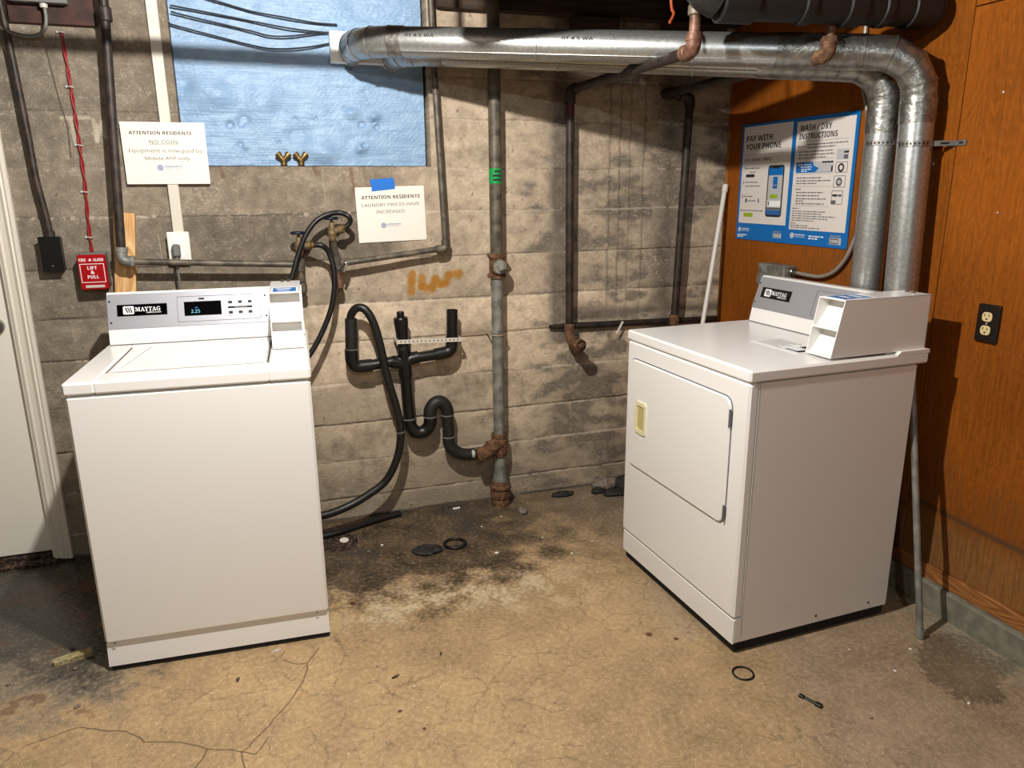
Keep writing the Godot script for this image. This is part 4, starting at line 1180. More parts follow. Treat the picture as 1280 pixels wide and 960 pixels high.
	part("top_cap", Mb.new().lathe([[0.022, -0.05], [0.0235, 0.02], [0.026, 0.06], [0.0295, 0.10], [0.0295, 0.118], [0.026, 0.124], [0.0, 0.124]], Transform3D(Basis(Vector3.BACK, 0.05), V(-1.557, 0.77, z)), 22), M.abs, a)
	part("top_plug", Mb.new().lathe([[0.0155, 0.0], [0.0155, 0.022], [0.013, 0.026], [0.0, 0.026]], Transform3D(Basis(), V(-1.563, 0.892, z)), 18), M.abs, a)
	part("label_band", Mb.new().lathe([[0.0268, -0.008], [0.0268, 0.008]], Transform3D(Basis(), V(-1.5565, 0.765, z)), 20), M.abs_dusty, a)
	part("tail_pipe", Mb.new().tube([V(-1.553, 0.66, z), V(-1.547, 0.45, z)], 0.0245, 20), M.abs, a)
	part("trap", Mb.new().tube(spline([V(-1.547, 0.462, z), V(-1.544, 0.428, z), V(-1.520, 0.395, z + 0.004), V(-1.484, 0.396, z + 0.006), V(-1.460, 0.425, z + 0.008), V(-1.457, 0.465, z + 0.008)], 6), 0.0275, 20), M.abs, a, "lower bend of the trap")
	part("trap_arch", Mb.new().tube(spline([V(-1.457, 0.455, z + 0.008), V(-1.455, 0.490, z + 0.008), V(-1.432, 0.518, z + 0.008), V(-1.402, 0.516, z + 0.006), V(-1.382, 0.486, z + 0.004), V(-1.379, 0.45, z)], 6), 0.0275, 20), M.abs_dusty, a, "dusty upper bend of the trap")
	part("trap_leg", Mb.new().tube([V(-1.379, 0.46, z), V(-1.376, 0.33, z)], 0.0255, 20), M.abs_dusty, a)
	part("outlet_elbow", Mb.new().tube(spline([V(-1.3765, 0.362, z), V(-1.374, 0.318, z), V(-1.345, 0.283, z), V(-1.305, 0.266, z), V(-1.262, 0.262, z)], 6), 0.0265, 20), M.abs_dusty, a)
	var rb := Mb.new()
	for q in [[-1.547, 0.458], [-1.457, 0.460], [-1.379, 0.457], [-1.377, 0.358]]:
		rb.lathe([[0.0265, -0.0028], [0.0292, -0.0028], [0.0292, 0.0028], [0.0265, 0.0028]], Transform3D(Basis(), V(q[0], q[1], z + (0.008 if q[0] > -1.5 and q[0] < -1.4 else 0.0))), 22)
	part("hub_rings", rb, M.cable_grey, a, "pale glue rings at the hubs")
	part("putty", Mb.new().ball(V(-1.272, 0.27, z + 0.02), V(0.010, 0.018, 0.012), 10, 7, 0.2, 3), M.zip_white, a)

	var s := thing("pipe_strap", "white perforated strap across the two right-hand standpipes", "strap")
	var band := Mb.new()
	var holes := Mb.new()
	var p0 := V(-1.583, 0.797, z + 0.027)
	var p1 := V(-1.318, 0.789, z + 0.0265)
	var d := p1 - p0
	var B := Basis(d.normalized(), V(0, 1, 0), d.normalized().cross(V(0, 1, 0)).normalized())
	band.box(V(0, -0.0085, 0), V(d.length(), 0.0085, 0.0012), 0.0, Transform3D(B, p0))
	band.box(V(-0.004, -0.0085, -0.09), V(0.001, 0.0085, 0.001), 0.0, Transform3D(B, p0))
	band.box(V(d.length() - 0.001, -0.0085, -0.09), V(d.length() + 0.003, 0.0085, 0.001), 0.0, Transform3D(B, p0))
	part("strap_band", band, M.raceway, s)
	part("strap_tail", Mb.new().box(V(-1.318, 0.783, 0.004), V(-1.118, 0.799, 0.0055)).tube([V(-1.176, 0.791, 0.006), V(-1.176, 0.791, 0.085), V(-1.146, 0.791, 0.100), V(-1.116, 0.791, 0.085), V(-1.116, 0.791, 0.006)], 0.0035, 6), M.strap_tan, s, "tan-painted tail running on to the vent stack")
	for k in 15:
		part("strap_hole", Mb.new().lathe([[0.0, 0.0004], [0.003, 0.0004], [0.003, 0.0]], Transform3D(aim(B.z), p0 + B.x * (0.012 + k * 0.0172) + B.z * 0.0012), 10), M.dark_gap, s)

	# grey corrugated-look drain hose from the standpipe down behind the washer
	var h := thing("drain_hose", "grey-black washer drain hose looping out of the left standpipe", "hose")
	part("hose_body", Mb.new().tube(spline([V(-1.764, 0.83, z), V(-1.766, 0.895, z + 0.002), V(-1.757, 0.928, z + 0.012), V(-1.735, 0.947, z + 0.024), V(-1.708, 0.938, z + 0.036), V(-1.683, 0.893, z + 0.045), V(-1.662, 0.808, z + 0.05), V(-1.638, 0.66, z + 0.055), V(-1.606, 0.522, z + 0.055), V(-1.594, 0.42, z + 0.055), V(-1.612, 0.31, z + 0.05), V(-1.662, 0.212, z + 0.045), V(-1.737, 0.160, z + 0.05), V(-1.832, 0.120, z + 0.06), V(-1.94, 0.104, z + 0.08), V(-2.08, 0.115, z + 0.09)], 8), 0.0165, 16), M.hose_grey, h)
	part("hose_tie", Mb.new().lathe([[0.0165, -0.003], [0.018, -0.003], [0.018, 0.003], [0.0165, 0.003]], Transform3D(aim(V(0.1, -1, 0)), V(-1.594, 0.42, z + 0.055)), 16), M.ink_grey, h)
	single("floor_hose", Mb.new().tube(spline([V(-1.60, 0.014, 0.045), V(-1.70, 0.014, 0.075), V(-1.80, 0.014, 0.115), V(-1.90, 0.014, 0.155), V(-2.06, 0.014, 0.185)], 6), 0.0135, 12), M.black_rubber, "black hose lying on the floor against the wall beside the washer", "hose")

	# supply pipe on the left: down the wall, along to the left valve
	var l := thing("water_pipe", "dark iron water pipe running down the left wall past a wooden post", "pipe")
	part("upright_pipe", Mb.new().tube([V(-2.505, 2.25, 0.080), V(-2.507, 1.985, 0.080), V(-2.556, 1.185, 0.092)], 0.0155, 16), M.iron_dark, l)
	part("coupling", pipe_collar(Mb.new(), V(-2.507, 1.975, 0.080), V(0, 1, 0), 0.021, 0.045), M.iron_dark, l)
	part("elbow", Mb.new().tube(fillet([V(-2.555, 1.20, 0.092), V(-2.558, 1.160, 0.092), V(-2.516, 1.157, 0.092)], 0.032, 7), 0.0195, 16), M.zinc_pipe, l, "pale galvanised elbow")
	part("coupling", pipe_collar(Mb.new(), V(-2.524, 1.1575, 0.092), Vector3.RIGHT, 0.0215, 0.016).tube([V(-2.555, 1.194, 0.092), V(-2.554, 1.21, 0.092)], 0.0215, 16), M.zinc_pipe, l)
	part("level_pipe", Mb.new().tube([V(-2.53, 1.1575, 0.092), V(-1.945, 1.123, 0.080)], 0.0115, 14), M.iron_grey, l)
	# supply pipe on the right of the foam: down and along to the right valve
	var r := thing("water_pipe", "grey water pipe running down beside the blue foam to the right valve", "pipe")
	part("upright_pipe", Mb.new().tube([V(-1.388, 2.25, 0.040), V(-1.383, 1.90, 0.045), V(-1.361, 1.185, 0.060)], 0.0125, 16), M.iron_grey, r)
	part("elbow", Mb.new().tube(fillet([V(-1.361, 1.20, 0.060), V(-1.361, 1.165, 0.060), V(-1.40, 1.162, 0.060)], 0.028, 7), 0.0165, 16), M.iron_grey, r)
	part("level_pipe", Mb.new().tube([V(-1.39, 1.163, 0.060), V(-1.775, 1.122, 0.075)], 0.0120, 14), M.iron_grey, r)

	# two hose bibs
	for k in 2:
		var bx: float = [-1.942, -1.815][k]
		var by: float = [1.198, 1.250][k]
		var v := thing("hose_valve", ["left brass hose valve with a blue wheel handle", "right brass hose valve with a blue wheel handle, below the paper notice"][k], "valve")
		var zz := 0.088
		var low: float = [1.02, 1.03][k]
		var bd := Mb.new()
		bd.lathe([[0.010, -0.04], [0.014, -0.03], [0.017, -0.012], [0.016, 0.008], [0.011, 0.015], [0.009, 0.03], [0.006, 0.032], [0.005, 0.046]], Transform3D(Basis(), V(bx, by, zz + 0.006)), 16)
		var od: Vector3 = [V(0.9, 0.12, 0.35), V(0.9, 0.25, 0.3)][k].normalized()
		bd.tube([V(bx, by - 0.005, zz + 0.006), V(bx, by - 0.005, zz + 0.006) + od * 0.034], [0.010, 0.0125], 14)
		part("valve_body", bd, M.brass_dull, v)
		part("hose_nut", Mb.new().lathe([[0.0, 0.024], [0.0155, 0.024], [0.0165, 0.030], [0.0165, 0.042], [0.0145, 0.046], [0.0, 0.046]], Transform3D(aim(od), V(bx, by - 0.005, zz + 0.006)), 8), M.brass_dull, v)
		var wh := Mb.new()
		var wc := V(bx - 0.001, by + 0.046, zz + 0.006)
		var tor: Array = []
		for i in 17: tor.append(wc + V(cos(TAU * i / 16) * 0.024, 0, sin(TAU * i / 16) * 0.024))
		wh.tube(tor, 0.0055, 8, false)
		wh.box(wc - V(0.024, 0.003, 0.004), wc + V(0.024, 0.003, 0.004)).box(wc - V(0.004, 0.003, 0.024), wc + V(0.004, 0.003, 0.024))
		part("wheel_handle", wh, M.wheel_blue, v, "dark blue wheel handle")
		var tb := Mb.new()
		var ty: float = [1.121, 1.121][k]
		var tx: float = [-1.943, -1.803][k]
		tb.tube([V(bx, by - 0.03, zz), V(lerpf(bx, tx, 0.5), lerpf(by, ty, 0.55), zz - 0.004), V(tx, ty + 0.03, zz - 0.01), V(tx, ty - 0.03, zz - 0.01)], [0.0105, 0.012, 0.013, 0.013], 14)
		pipe_collar(tb, V(tx, ty, zz - 0.01), V(0, 1, 0), 0.0185, 0.05)
		pipe_collar(tb, V(tx + (0.02 if k == 1 else -0.02), ty, zz - 0.012), Vector3.RIGHT, 0.0165, 0.018)
		part("supply_tee", tb, M.iron_grey, v)
		part("air_chamber", pipe_collar(pipe_collar(Mb.new().tube([V(tx, ty - 0.025, zz - 0.01), V(tx + 0.004, low, zz - 0.01)], 0.0115, 14), V(tx + 0.001, ty - 0.055, zz - 0.01), V(0, 1, 0), 0.0155, 0.02), V(tx + 0.004, low + 0.012, zz - 0.01), V(0, 1, 0), 0.016, 0.034), M.copper if k == 1 else M.iron_grey, v, "capped stub below the tee")
		if k == 1:
			part("drain_cock", Mb.new().tube([V(tx + 0.012, ty - 0.02, zz), V(tx + 0.034, ty - 0.002, zz + 0.014)], 0.007, 12).tube([V(tx + 0.02, ty - 0.03, zz + 0.02), V(tx + 0.036, ty + 0.008, zz + 0.016)], [0.005, 0.008], 12).ball(V(tx + 0.031, ty + 0.002, zz + 0.016), V(0.010, 0.011, 0.009), 10, 8), M.chrome, v, "small chrome drain cock")

	# rubber fill hoses
	var f1 := thing("fill_hose", "black rubber fill hose arching over from the right valve to the washer", "hose")
	part("hose_body", Mb.new().tube(spline([V(-1.786, 1.258, 0.100), V(-1.762, 1.264, 0.104), V(-1.745, 1.282, 0.108), V(-1.752, 1.303, 0.112), V(-1.782, 1.316, 0.10), V(-1.825, 1.311, 0.105), V(-1.874, 1.287, 0.11), V(-1.917, 1.234, 0.115), V(-1.951, 1.160, 0.12), V(-1.985, 1.07, 0.13), V(-2.05, 0.95, 0.14), V(-2.12, 0.86, 0.15)], 8), 0.0098, 14), M.black_rubber, f1)
	part("hose_ferrule", pipe_collar(Mb.new(), V(-1.778, 1.259, 0.104), V(0.9, 0.3, 0.3), 0.0125, 0.022), M.brass, f1)
	var f2 := thing("fill_hose", "black rubber fill hose bowing out from the left valve and down behind the washer", "hose")
	part("hose_body", Mb.new().tube(spline([V(-1.908, 1.199, 0.106), V(-1.885, 1.198, 0.114), V(-1.857, 1.194, 0.12), V(-1.832, 1.162, 0.112), V(-1.820, 1.078, 0.12), V(-1.837, 0.968, 0.125), V(-1.884, 0.860, 0.13), V(-1.942, 0.772, 0.14), V(-2.02, 0.69, 0.155), V(-2.10, 0.64, 0.165)], 8), 0.0105, 14), M.black_rubber, f2)
	part("hose_ferrule", pipe_collar(Mb.new(), V(-1.897, 1.1985, 0.110), V(0.9, 0.1, 0.35), 0.013, 0.022), M.brass, f2)

	# old iron gas and water pipes on the right
	var g := thing("iron_pipe", "rusty iron pipe coming down the wall right of the vent stack to a capped bib", "pipe")
	part("upright_pipe", Mb.new().tube([V(-0.812, 1.77, 0.055), V(-0.803, 0.79, 0.055)], 0.0175, 18), M.iron_dark, g)
	part("top_elbow", Mb.new().tube(fillet([V(-0.812, 1.74, 0.055), V(-0.812, 1.79, 0.055), V(-0.812, 1.792, 0.11)], 0.04, 7), 0.0225, 16), M.iron_dark, g)
	part("red_tape", Mb.new().tube([V(-0.812, 1.735, 0.055), V(-0.811, 1.695, 0.055)], 0.0185, 16, false), M.tape_red, g)
	part("overhead_pipe", Mb.new().tube([V(-0.812, 1.792, 0.09), V(-0.806, 1.794, 0.94)], 0.0175, 18), M.iron_dark, g)
	part("union_joint", pipe_collar(pipe_collar(Mb.new(), V(-0.806, 1.794, 0.945), Vector3.BACK, 0.0245, 0.03), V(-0.806, 1.83, 0.985), Vector3.UP, 0.0245, 0.022).tube(fillet([V(-0.806, 1.794, 0.93), V(-0.806, 1.794, 0.985), V(-0.806, 1.845, 0.987)], 0.045, 7), 0.0225, 16), M.copper, g, "copper-brown elbow")
	part("riser", Mb.new().tube([V(-0.806, 1.835, 0.987), V(-0.806, 1.90, 0.987)], 0.0165, 16), M.copper, g)
	part("riser_coupling", pipe_collar(Mb.new(), V(-0.806, 1.905, 0.987), Vector3.UP, 0.0225, 0.03).tube([V(-0.806, 1.90, 0.987), V(-0.80, 2.21, 0.99)], 0.0165, 16), M.iron_grey, g)
	part("bottom_coupling", pipe_collar(Mb.new(), V(-0.803, 0.795, 0.055), Vector3.UP, 0.024, 0.04), M.rust, g)
	part("capped_bib", pipe_collar(pipe_collar(Mb.new().tube(spline([V(-0.803, 0.79, 0.055), V(-0.803, 0.755, 0.062), V(-0.798, 0.738, 0.09), V(-0.79, 0.732, 0.15)], 5), 0.0235, 16), V(-0.797, 0.738, 0.10), V(0.1, -0.1, 1), 0.028, 0.02), V(-0.79, 0.733, 0.145), V(0.1, -0.1, 1), 0.028, 0.022).ball(V(-0.788, 0.732, 0.157), V(0.014, 0.014, 0.006), 10, 6), M.rust, g)
	var g2 := thing("iron_pipe", "dark iron pipe near the corner, jogging right at the top and down behind the dryer", "pipe")
	part("upright_pipe", Mb.new().tube([V(-0.245, 1.75, 0.055), V(-0.285, 0.30, 0.055)], 0.0175, 18), M.iron_dark, g2)
	part("top_elbow", Mb.new().tube(fillet([V(-0.246, 1.735, 0.055), V(-0.244, 1.78, 0.055), V(-0.30, 1.786, 0.055)], 0.035, 7), 0.0225, 16), M.iron_dark, g2)
	part("jog_pipe", Mb.new().tube([V(-0.28, 1.785, 0.055), V(-0.34, 1.79, 0.055)], 0.0175, 16), M.iron_dark, g2)
	part("corner_elbow", Mb.new().tube(fillet([V(-0.335, 1.79, 0.055), V(-0.372, 1.79, 0.055), V(-0.372, 1.79, 0.10)], 0.03, 7), 0.0235, 16), M.iron_dark, g2)
	part("overhead_pipe", Mb.new().tube([V(-0.372, 1.79, 0.09), V(-0.368, 1.792, 1.0)], 0.0175, 18), M.iron_dark, g2)
	part("rise_elbow", pipe_collar(Mb.new().tube(fillet([V(-0.368, 1.792, 0.985), V(-0.368, 1.792, 1.045), V(-0.368, 1.845, 1.047)], 0.045, 7), 0.0235, 16), V(-0.368, 1.83, 1.046), Vector3.UP, 0.026, 0.022), M.rust, g2, "rusty elbow under the black drain")
	part("riser", Mb.new().tube([V(-0.368, 1.83, 1.047), V(-0.368, 1.885, 1.05)], 0.0155, 16), M.copper, g2)
	part("low_collar", pipe_collar(Mb.new(), V(-0.272, 0.80, 0.055), Vector3.UP, 0.024, 0.05), M.rust, g2)
	single("iron_pipe", Mb.new().tube([V(-0.885, 0.800, 0.018), V(-0.76, 0.797, 0.018), V(-0.02, 0.783, 0.016)], [0.008, 0.0145, 0.0145], 14), M.iron_dark, "thin dark pipe running level along the wall just above the dryer top", "pipe")

	# big black drain overhead
	var o := thing("overhead_drain", "large black overhead drain pipe with hubs, above the ducts at upper right", "drain pipe")
	var da := V(-0.055, 1.925, 1.115)
	var db := V(-0.76, 1.925, 1.03)
	var dd := (db - da).normalized()
	part("drain_pipe", Mb.new().tube([da, db], 0.052, 28), M.drain_black, o)
	for f in [[0.0, 0.09, 0.058], [0.16, 0.03, 0.058], [0.25, 0.06, 0.060], [0.42, 0.035, 0.060], [0.60, 0.11, 0.061]]:
		part("hub", Mb.new().lathe([[0.05, 0.0], [f[2], 0.004], [f[2], f[1] - 0.004], [0.05, f[1]], [0.0, f[1]]], Transform3D(aim(dd), da + dd * f[0]), 28), M.drain_black, o)
	part("end_cap", Mb.new().ball(da, V(0.03, 0.055, 0.055), 20, 12), M.drain_black, o)
	part("branch", Mb.new().tube(spline([db, db + dd * 0.05 + V(0, 0.03, 0), db + dd * 0.08 + V(0, 0.12, 0), db + dd * 0.085 + V(0, 0.26, 0)], 5), 0.052, 24), M.abs_dusty, o)
	single("loose_wire", Mb.new().tube(spline([V(-0.05, 2.18, 1.05), V(-0.05, 2.05, 1.06), V(-0.045, 1.995, 1.08), V(-0.04, 1.965, 1.12), V(-0.02, 1.96, 1.17), V(-0.004, 1.965, 1.20)], 6), 0.004, 8), M.yellow_wire, "pale yellow cable looping down by the end of the black drain", "cable")
	single("hanging_wire", Mb.new().tube(spline([V(-0.835, 2.2, 0.86), V(-0.84, 1.95, 0.9), V(-0.846, 1.905, 0.93), V(-0.87, 1.875, 0.95)], 6), 0.0045, 8), M.orange_wire, "orange cable end hanging beside the copper-brown riser", "cable")
	# leaning pipes
	single("plastic_pole", Mb.new().tube([V(-0.388, 0.0, 0.318), V(-0.030, 1.385, 0.040)], 0.0105, 16).lathe([[0.0125, 0.0], [0.0135, 0.002], [0.0135, 0.03], [0.012, 0.036], [0.0, 0.036]], Transform3D(aim(V(0.358, 1.385, -0.278)), V(-0.0323, 1.376, 0.042)), 16), M.pvc, "white plastic pole leaning in the corner behind the dryer", "pole")
	single("plastic_strip", Mb.new().box(V(-0.0055, -0.050, -0.001), V(0.0055, 0.014, 0.001), 0.0008, Transform3D(Basis(Vector3.BACK, -0.50), V(-0.534, 0.792, 0.034))), M.pvc, "short white plastic strip hanging from the level pipe by the dryer", "strip")
	var rd := thing("steel_rod", "thin grey steel pipe leaning against the dryer's back corner", "pipe")
	part("rod", Mb.new().tube([V(-0.190, 0.004, 1.511), V(-0.1434, 0.858, 1.297)], 0.0105, 16), M.zinc_pipe, rd)
	part("end_cap", Mb.new().tube([V(-0.1903, 0.0, 1.5116), V(-0.188, 0.026, 1.508)], 0.0135, 16), M.zinc_pipe, rd, "threaded lower end")

# ------------------------------------------------------------------ electrical, signs, clutter
func notice_logo(t: Node3D, at: Vector3, k: float, m: Material, B := Basis()) -> void:   # round badge and two lines of name; k is the badge's radius
	var lg := Mb.new()
	var circ := func(r: float, n: int) -> PackedVector2Array:
		var o := PackedVector2Array()
		for i in n: o.append(Vector2(cos(TAU * i / n), sin(TAU * i / n)) * r)
		return o
	var T := Transform3D(B, at)
	lg.ring_prism(circ.call(k, 24), circ.call(k * 0.84, 24), 0, 0.0004, T)
	lg.ring_prism(circ.call(k * 0.68, 20), circ.call(k * 0.50, 20), 0, 0.0004, T)
	for s in [-1.0, 1.0]:   # two hooked strokes inside the ring
		lg.box(V(-k * 0.09 + s * k * 0.17, -k * 0.42, 0), V(k * 0.09 + s * k * 0.17, k * 0.42, 0.0004), 0.0, T * Transform3D(Basis(Vector3.BACK, 0.6), Vector3.ZERO))
	part("logo_badge", lg, m, t)
	txt(t, "HAINSWORTH", m, T * V(k * 1.35, k * 0.36, 0.0002), k * 5.4, k * 0.5, B, "sans-bold", -1)
	txt(t, "LAUNDRY COMPANY", m, T * V(k * 1.35, -k * 0.38, 0.0002), k * 5.4, k * 0.3, B, "sans", -1)

func signs() -> void:
	var a := thing("paper_notice", "white paper notice reading NO COIN, taped over the pale cable raceway", "notice", V(-2.3775, 1.534, 0.0195))
	part("sheet", Mb.new().box(V(-0.1395, -0.107, 0), V(0.1395, 0.107, 0.0008)), M.paper, a)
	txt(a, "ATTENTION RESIDENTS", M.ink, V(-0.0105, 0.070, 0.001), 0.207, 0.0115, Basis(), "sans-bold")
	txt(a, "NO COIN", M.ink_grey, V(-0.004, 0.039, 0.001), 0.092, 0.0125)
	part("underline", Mb.new().box(V(-0.051, 0.0295, 0.0008), V(0.043, 0.0307, 0.0012)), M.ink_grey, a)
	txt(a, "Equipment is now paid by", M.ink_grey, V(0.002, 0.0075, 0.001), 0.245, 0.0165)
	txt(a, "Mobile APP only.", M.ink_grey, V(0.006, -0.019, 0.001), 0.153, 0.0165)
	notice_logo(a, V(-0.024, -0.050, 0.0009), 0.0105, M.ink_blue)
	var rot := Basis(Vector3.BACK, 0.024)
	var b := thing("paper_notice", "white paper notice about increased laundry prices, stuck up with blue tape", "notice", V(-1.5675, 1.3045, 0.0055), rot)
	part("sheet", Mb.new().box(V(-0.1385, -0.108, 0), V(0.1385, 0.108, 0.0008)), M.paper, b)
	txt(b, "ATTENTION RESIDENTS", M.ink, V(0.002, 0.068, 0.001), 0.236, 0.0135, Basis(), "sans-bold")
	txt(b, "LAUNDRY PRICES HAVE", M.ink_grey, V(0.0, 0.038, 0.001), 0.232, 0.0125)
	txt(b, "INCREASED", M.ink_grey, V(-0.003, 0.011, 0.001), 0.116, 0.0125)
	notice_logo(b, V(-0.035, -0.043, 0.0009), 0.0105, M.ink_blue)
	single("masking_tape", Mb.new().prism(PackedVector2Array([V2(-0.048, -0.023), V2(0.046, -0.022), V2(0.048, 0.0), V2(0.044, 0.022), V2(-0.050, 0.023), V2(-0.046, 0.0)]), 0, 0.0006), M.tape_blue, "strip of bright blue masking tape on the price notice's top edge", "tape", "", "", V(-1.597, 1.421, 0.0068), Basis(Vector3.BACK, 0.09))
	poster()

func poster() -> void:
	var W := 0.697
	var H := 0.492
	# hangs on the plywood; local x runs towards the room, its origin is the top left corner
	var t := thing("poster", "blue-bordered poster with payment and wash instructions on the plywood wall", "poster", V(-0.004, 1.663, 0.115), Basis(Vector3.UP, -PI / 2))
	var q := func(z: float, y: float) -> Vector2: return Vector2(z - 0.115, y - 1.663)
	var R := func(called: String, z0: float, y0: float, z1: float, y1: float, m: Material, zz := 0.0022, label := "", par: Node3D = null) -> MeshInstance3D:
		var a: Vector2 = q.call(z0, y0)
		var b: Vector2 = q.call(z1, y1)
		return part(called, Mb.new().box(V(a.x, a.y, zz - 0.0006), V(b.x, b.y, zz)), m, par if par else t, label)
	var rows := func(par: Node3D, lst: Array, m: Material, hh := 0.0042, zz := 0.0026) -> void:   # small print too fine to read: [z0, z1, y]
		var mb := Mb.new()
		for e in lst:
			var x: float = e[0] - 0.115
			var xe: float = e[1] - 0.115
			var k := 0
			while x < xe:
				var l: float = [0.016, 0.010, 0.022, 0.007, 0.013][k % 5]
				mb.box(V(x, e[2] - 1.663 - hh / 2, zz - 0.0005), V(minf(x + l, xe), e[2] - 1.663 + hh / 2, zz))
				x += l + 0.004
				k += 1
		part("small_print", mb, m, par)
	part("backing", Mb.new().box(V(0, -H, 0), V(W, 0, 0.0016)), M.poster_blue, t)
	var p1: MeshInstance3D = R.call("left_page", 0.129, 1.243, 0.453, 1.653, M.poster_paper)
	var p2: MeshInstance3D = R.call("right_page", 0.478, 1.230, 0.796, 1.648, M.poster_paper)
	var L := func(par: Node3D, s: String, z: float, y: float, w: float, h: float, m: Material, face := "sans-bold", al := -1, zz := 0.0024) -> void:
		var a: Vector2 = q.call(z, y)
		txt(par, s, m, V(a.x, a.y, zz), w, h, Basis(), face, al)
	L.call(p1, "PAY WITH", 0.149, 1.603, 0.178, 0.024, M.ink)
	L.call(p1, "YOUR PHONE", 0.149, 1.569, 0.238, 0.024, M.ink)
	R.call("rule", 0.148, 1.535, 0.434, 1.5365, M.ink_light, 0.0026, "", p1)
	L.call(p1, "FAST. SECURE. SIMPLE.", 0.143, 1.514, 0.193, 0.012, M.ink_grey)
	for e in [[0.145, 1.478, "1"], [0.143, 1.419, "2"], [0.141, 1.359, "3"], [0.139, 1.298, "4"]]:
		L.call(p1, e[2], e[0], e[1], 0.008, 0.014, M.ink)
	rows.call(p1, [[0.160, 0.255, 1.478], [0.19, 0.23, 1.462], [0.160, 0.25, 1.419], [0.165, 0.265, 1.403], [0.158, 0.22, 1.359], [0.185, 0.245, 1.340], [0.155, 0.30, 1.298]], M.ink_grey)
	R.call("store_badge", 0.162, 1.440, 0.222, 1.453, M.ink, 0.0027, "", p1)
	R.call("step_icon", 0.168, 1.332, 0.180, 1.350, M.ink_grey, 0.0027, "", p1)
	R.call("step_icon", 0.258, 1.332, 0.266, 1.350, M.ink_grey, 0.0027, "", p1)
	R.call("green_button", 0.163, 1.271, 0.228, 1.288, M.lime, 0.0027, "lime green button", p1)
	# the phone
	var ph := part("phone_picture", Mb.new().prism(rrect(0.316 - 0.115, 1.275 - 1.663, 0.421 - 0.115, 1.487 - 1.663, 0.014), 0.002, 0.0030), M.ink, p1, "printed picture of a phone")
	var sc := func(z0: float, y0: float, z1: float, y1: float, m: Material, zz: float) -> void:
		part("phone_picture", Mb.new().box(V(z0 - 0.115, y0 - 1.663, zz - 0.0004), V(z1 - 0.115, y1 - 1.663, zz)), m, p1)
	sc.call(0.323, 1.284, 0.414, 1.478, M.phone_grey, 0.0034)
	sc.call(0.323, 1.446, 0.414, 1.478, M.poster_blue, 0.0037)
	sc.call(0.347, 1.474, 0.390, 1.480, M.ink, 0.0040)
	sc.call(0.354, 1.407, 0.384, 1.440, M.poster_blue, 0.0037)
	sc.call(0.354, 1.392, 0.384, 1.405, M.ink_blue, 0.0037)
	sc.call(0.340, 1.352, 0.390, 1.368, M.lime, 0.0037)
	sc.call(0.325, 1.318, 0.412, 1.342, M.sign_white, 0.0037)
	sc.call(0.330, 1.322, 0.338, 1.340, M.ink_grey, 0.0040)
	sc.call(0.323, 1.305, 0.414, 1.314, M.ink_grey, 0.0037)
	sc.call(0.323, 1.284, 0.414, 1.304, M.ink_blue, 0.0037)
	# right page
	L.call(p2, "WASH / DRY", 0.497, 1.622, 0.178, 0.022, M.ink)
	L.call(p2, "INSTRUCTIONS", 0.495, 1.591, 0.213, 0.022, M.ink)
	R.call("rule", 0.492, 1.570, 0.770, 1.5713, M.ink_light, 0.0026, "", p2)
	rows.call(p2, [[0.492, 0.535, 1.552], [0.545, 0.765, 1.558], [0.545, 0.70, 1.547], [0.50, 0.69, 1.532], [0.50, 0.70, 1.520], [0.50, 0.66, 1.509], [0.50, 0.64, 1.432], [0.50, 0.695, 1.421], [0.50, 0.62, 1.411],
		[0.50, 0.53, 1.389], [0.505, 0.66, 1.376], [0.505, 0.64, 1.364], [0.505, 0.68, 1.352], [0.505, 0.55, 1.343], [0.505, 0.67, 1.333]], M.ink_grey)
	rows.call(p2, [[0.49, 0.53, 1.314], [0.49, 0.68, 1.303], [0.49, 0.66, 1.294], [0.49, 0.74, 1.285], [0.49, 0.70, 1.276], [0.49, 0.62, 1.267], [0.485, 0.52, 1.256], [0.485, 0.59, 1.247], [0.485, 0.66, 1.239]], M.ink_grey, 0.0036)
	for y in [1.503, 1.447, 1.399, 1.324]: R.call("rule", 0.488, y, 0.70, y + 0.0012, M.ink_light, 0.0026, "", p2)
	var bn: MeshInstance3D = R.call("banner", 0.492, 1.452, 0.70, 1.493, M.poster_blue, 0.0027, "blue printed banner", p2)
	part("banner_picture", Mb.new().prism(PackedVector2Array([V2(0.605 - 0.115, 1.4535 - 1.663), V2(0.70 - 0.115, 1.4535 - 1.663), V2(0.70 - 0.115, 1.4925 - 1.663), V2(0.588 - 0.115, 1.4925 - 1.663), V2(0.596 - 0.115, 1.478 - 1.663), V2(0.625 - 0.115, 1.468 - 1.663)]), 0.0024, 0.0031), M.phone_grey, p2)
	part("banner_picture", Mb.new().box(V(0.64 - 0.115, 1.487 - 1.663, 0.0028), V(0.70 - 0.115, 1.493 - 1.663, 0.0034)).box(V(0.692 - 0.115, 1.455 - 1.663, 0.0028), V(0.70 - 0.115, 1.475 - 1.663, 0.0034)), M.ink, p2)
	rows.call(p2, [[0.503, 0.58, 1.483], [0.52, 0.585, 1.474], [0.525, 0.58, 1.465], [0.525, 0.56, 1.458]], M.white_print, 0.0036, 0.0032)
	var circle := func(z: float, y: float, r: float, r2: float, m: Material) -> void:
		var o := PackedVector2Array()
		var i2 := PackedVector2Array()
		for i in 20:
			o.append(Vector2(z - 0.115 + cos(TAU * i / 20) * r, y - 1.663 + sin(TAU * i / 20) * r))
			i2.append(Vector2(z - 0.115 + cos(TAU * i / 20) * r2, y - 1.663 + sin(TAU * i / 20) * r2))
		part("diagram", Mb.new().ring_prism(o, i2, 0.0026, 0.0032), m, p2)
	R.call("diagram", 0.714, 1.496, 0.776, 1.534, M.phone_grey, 0.0028, "", p2)
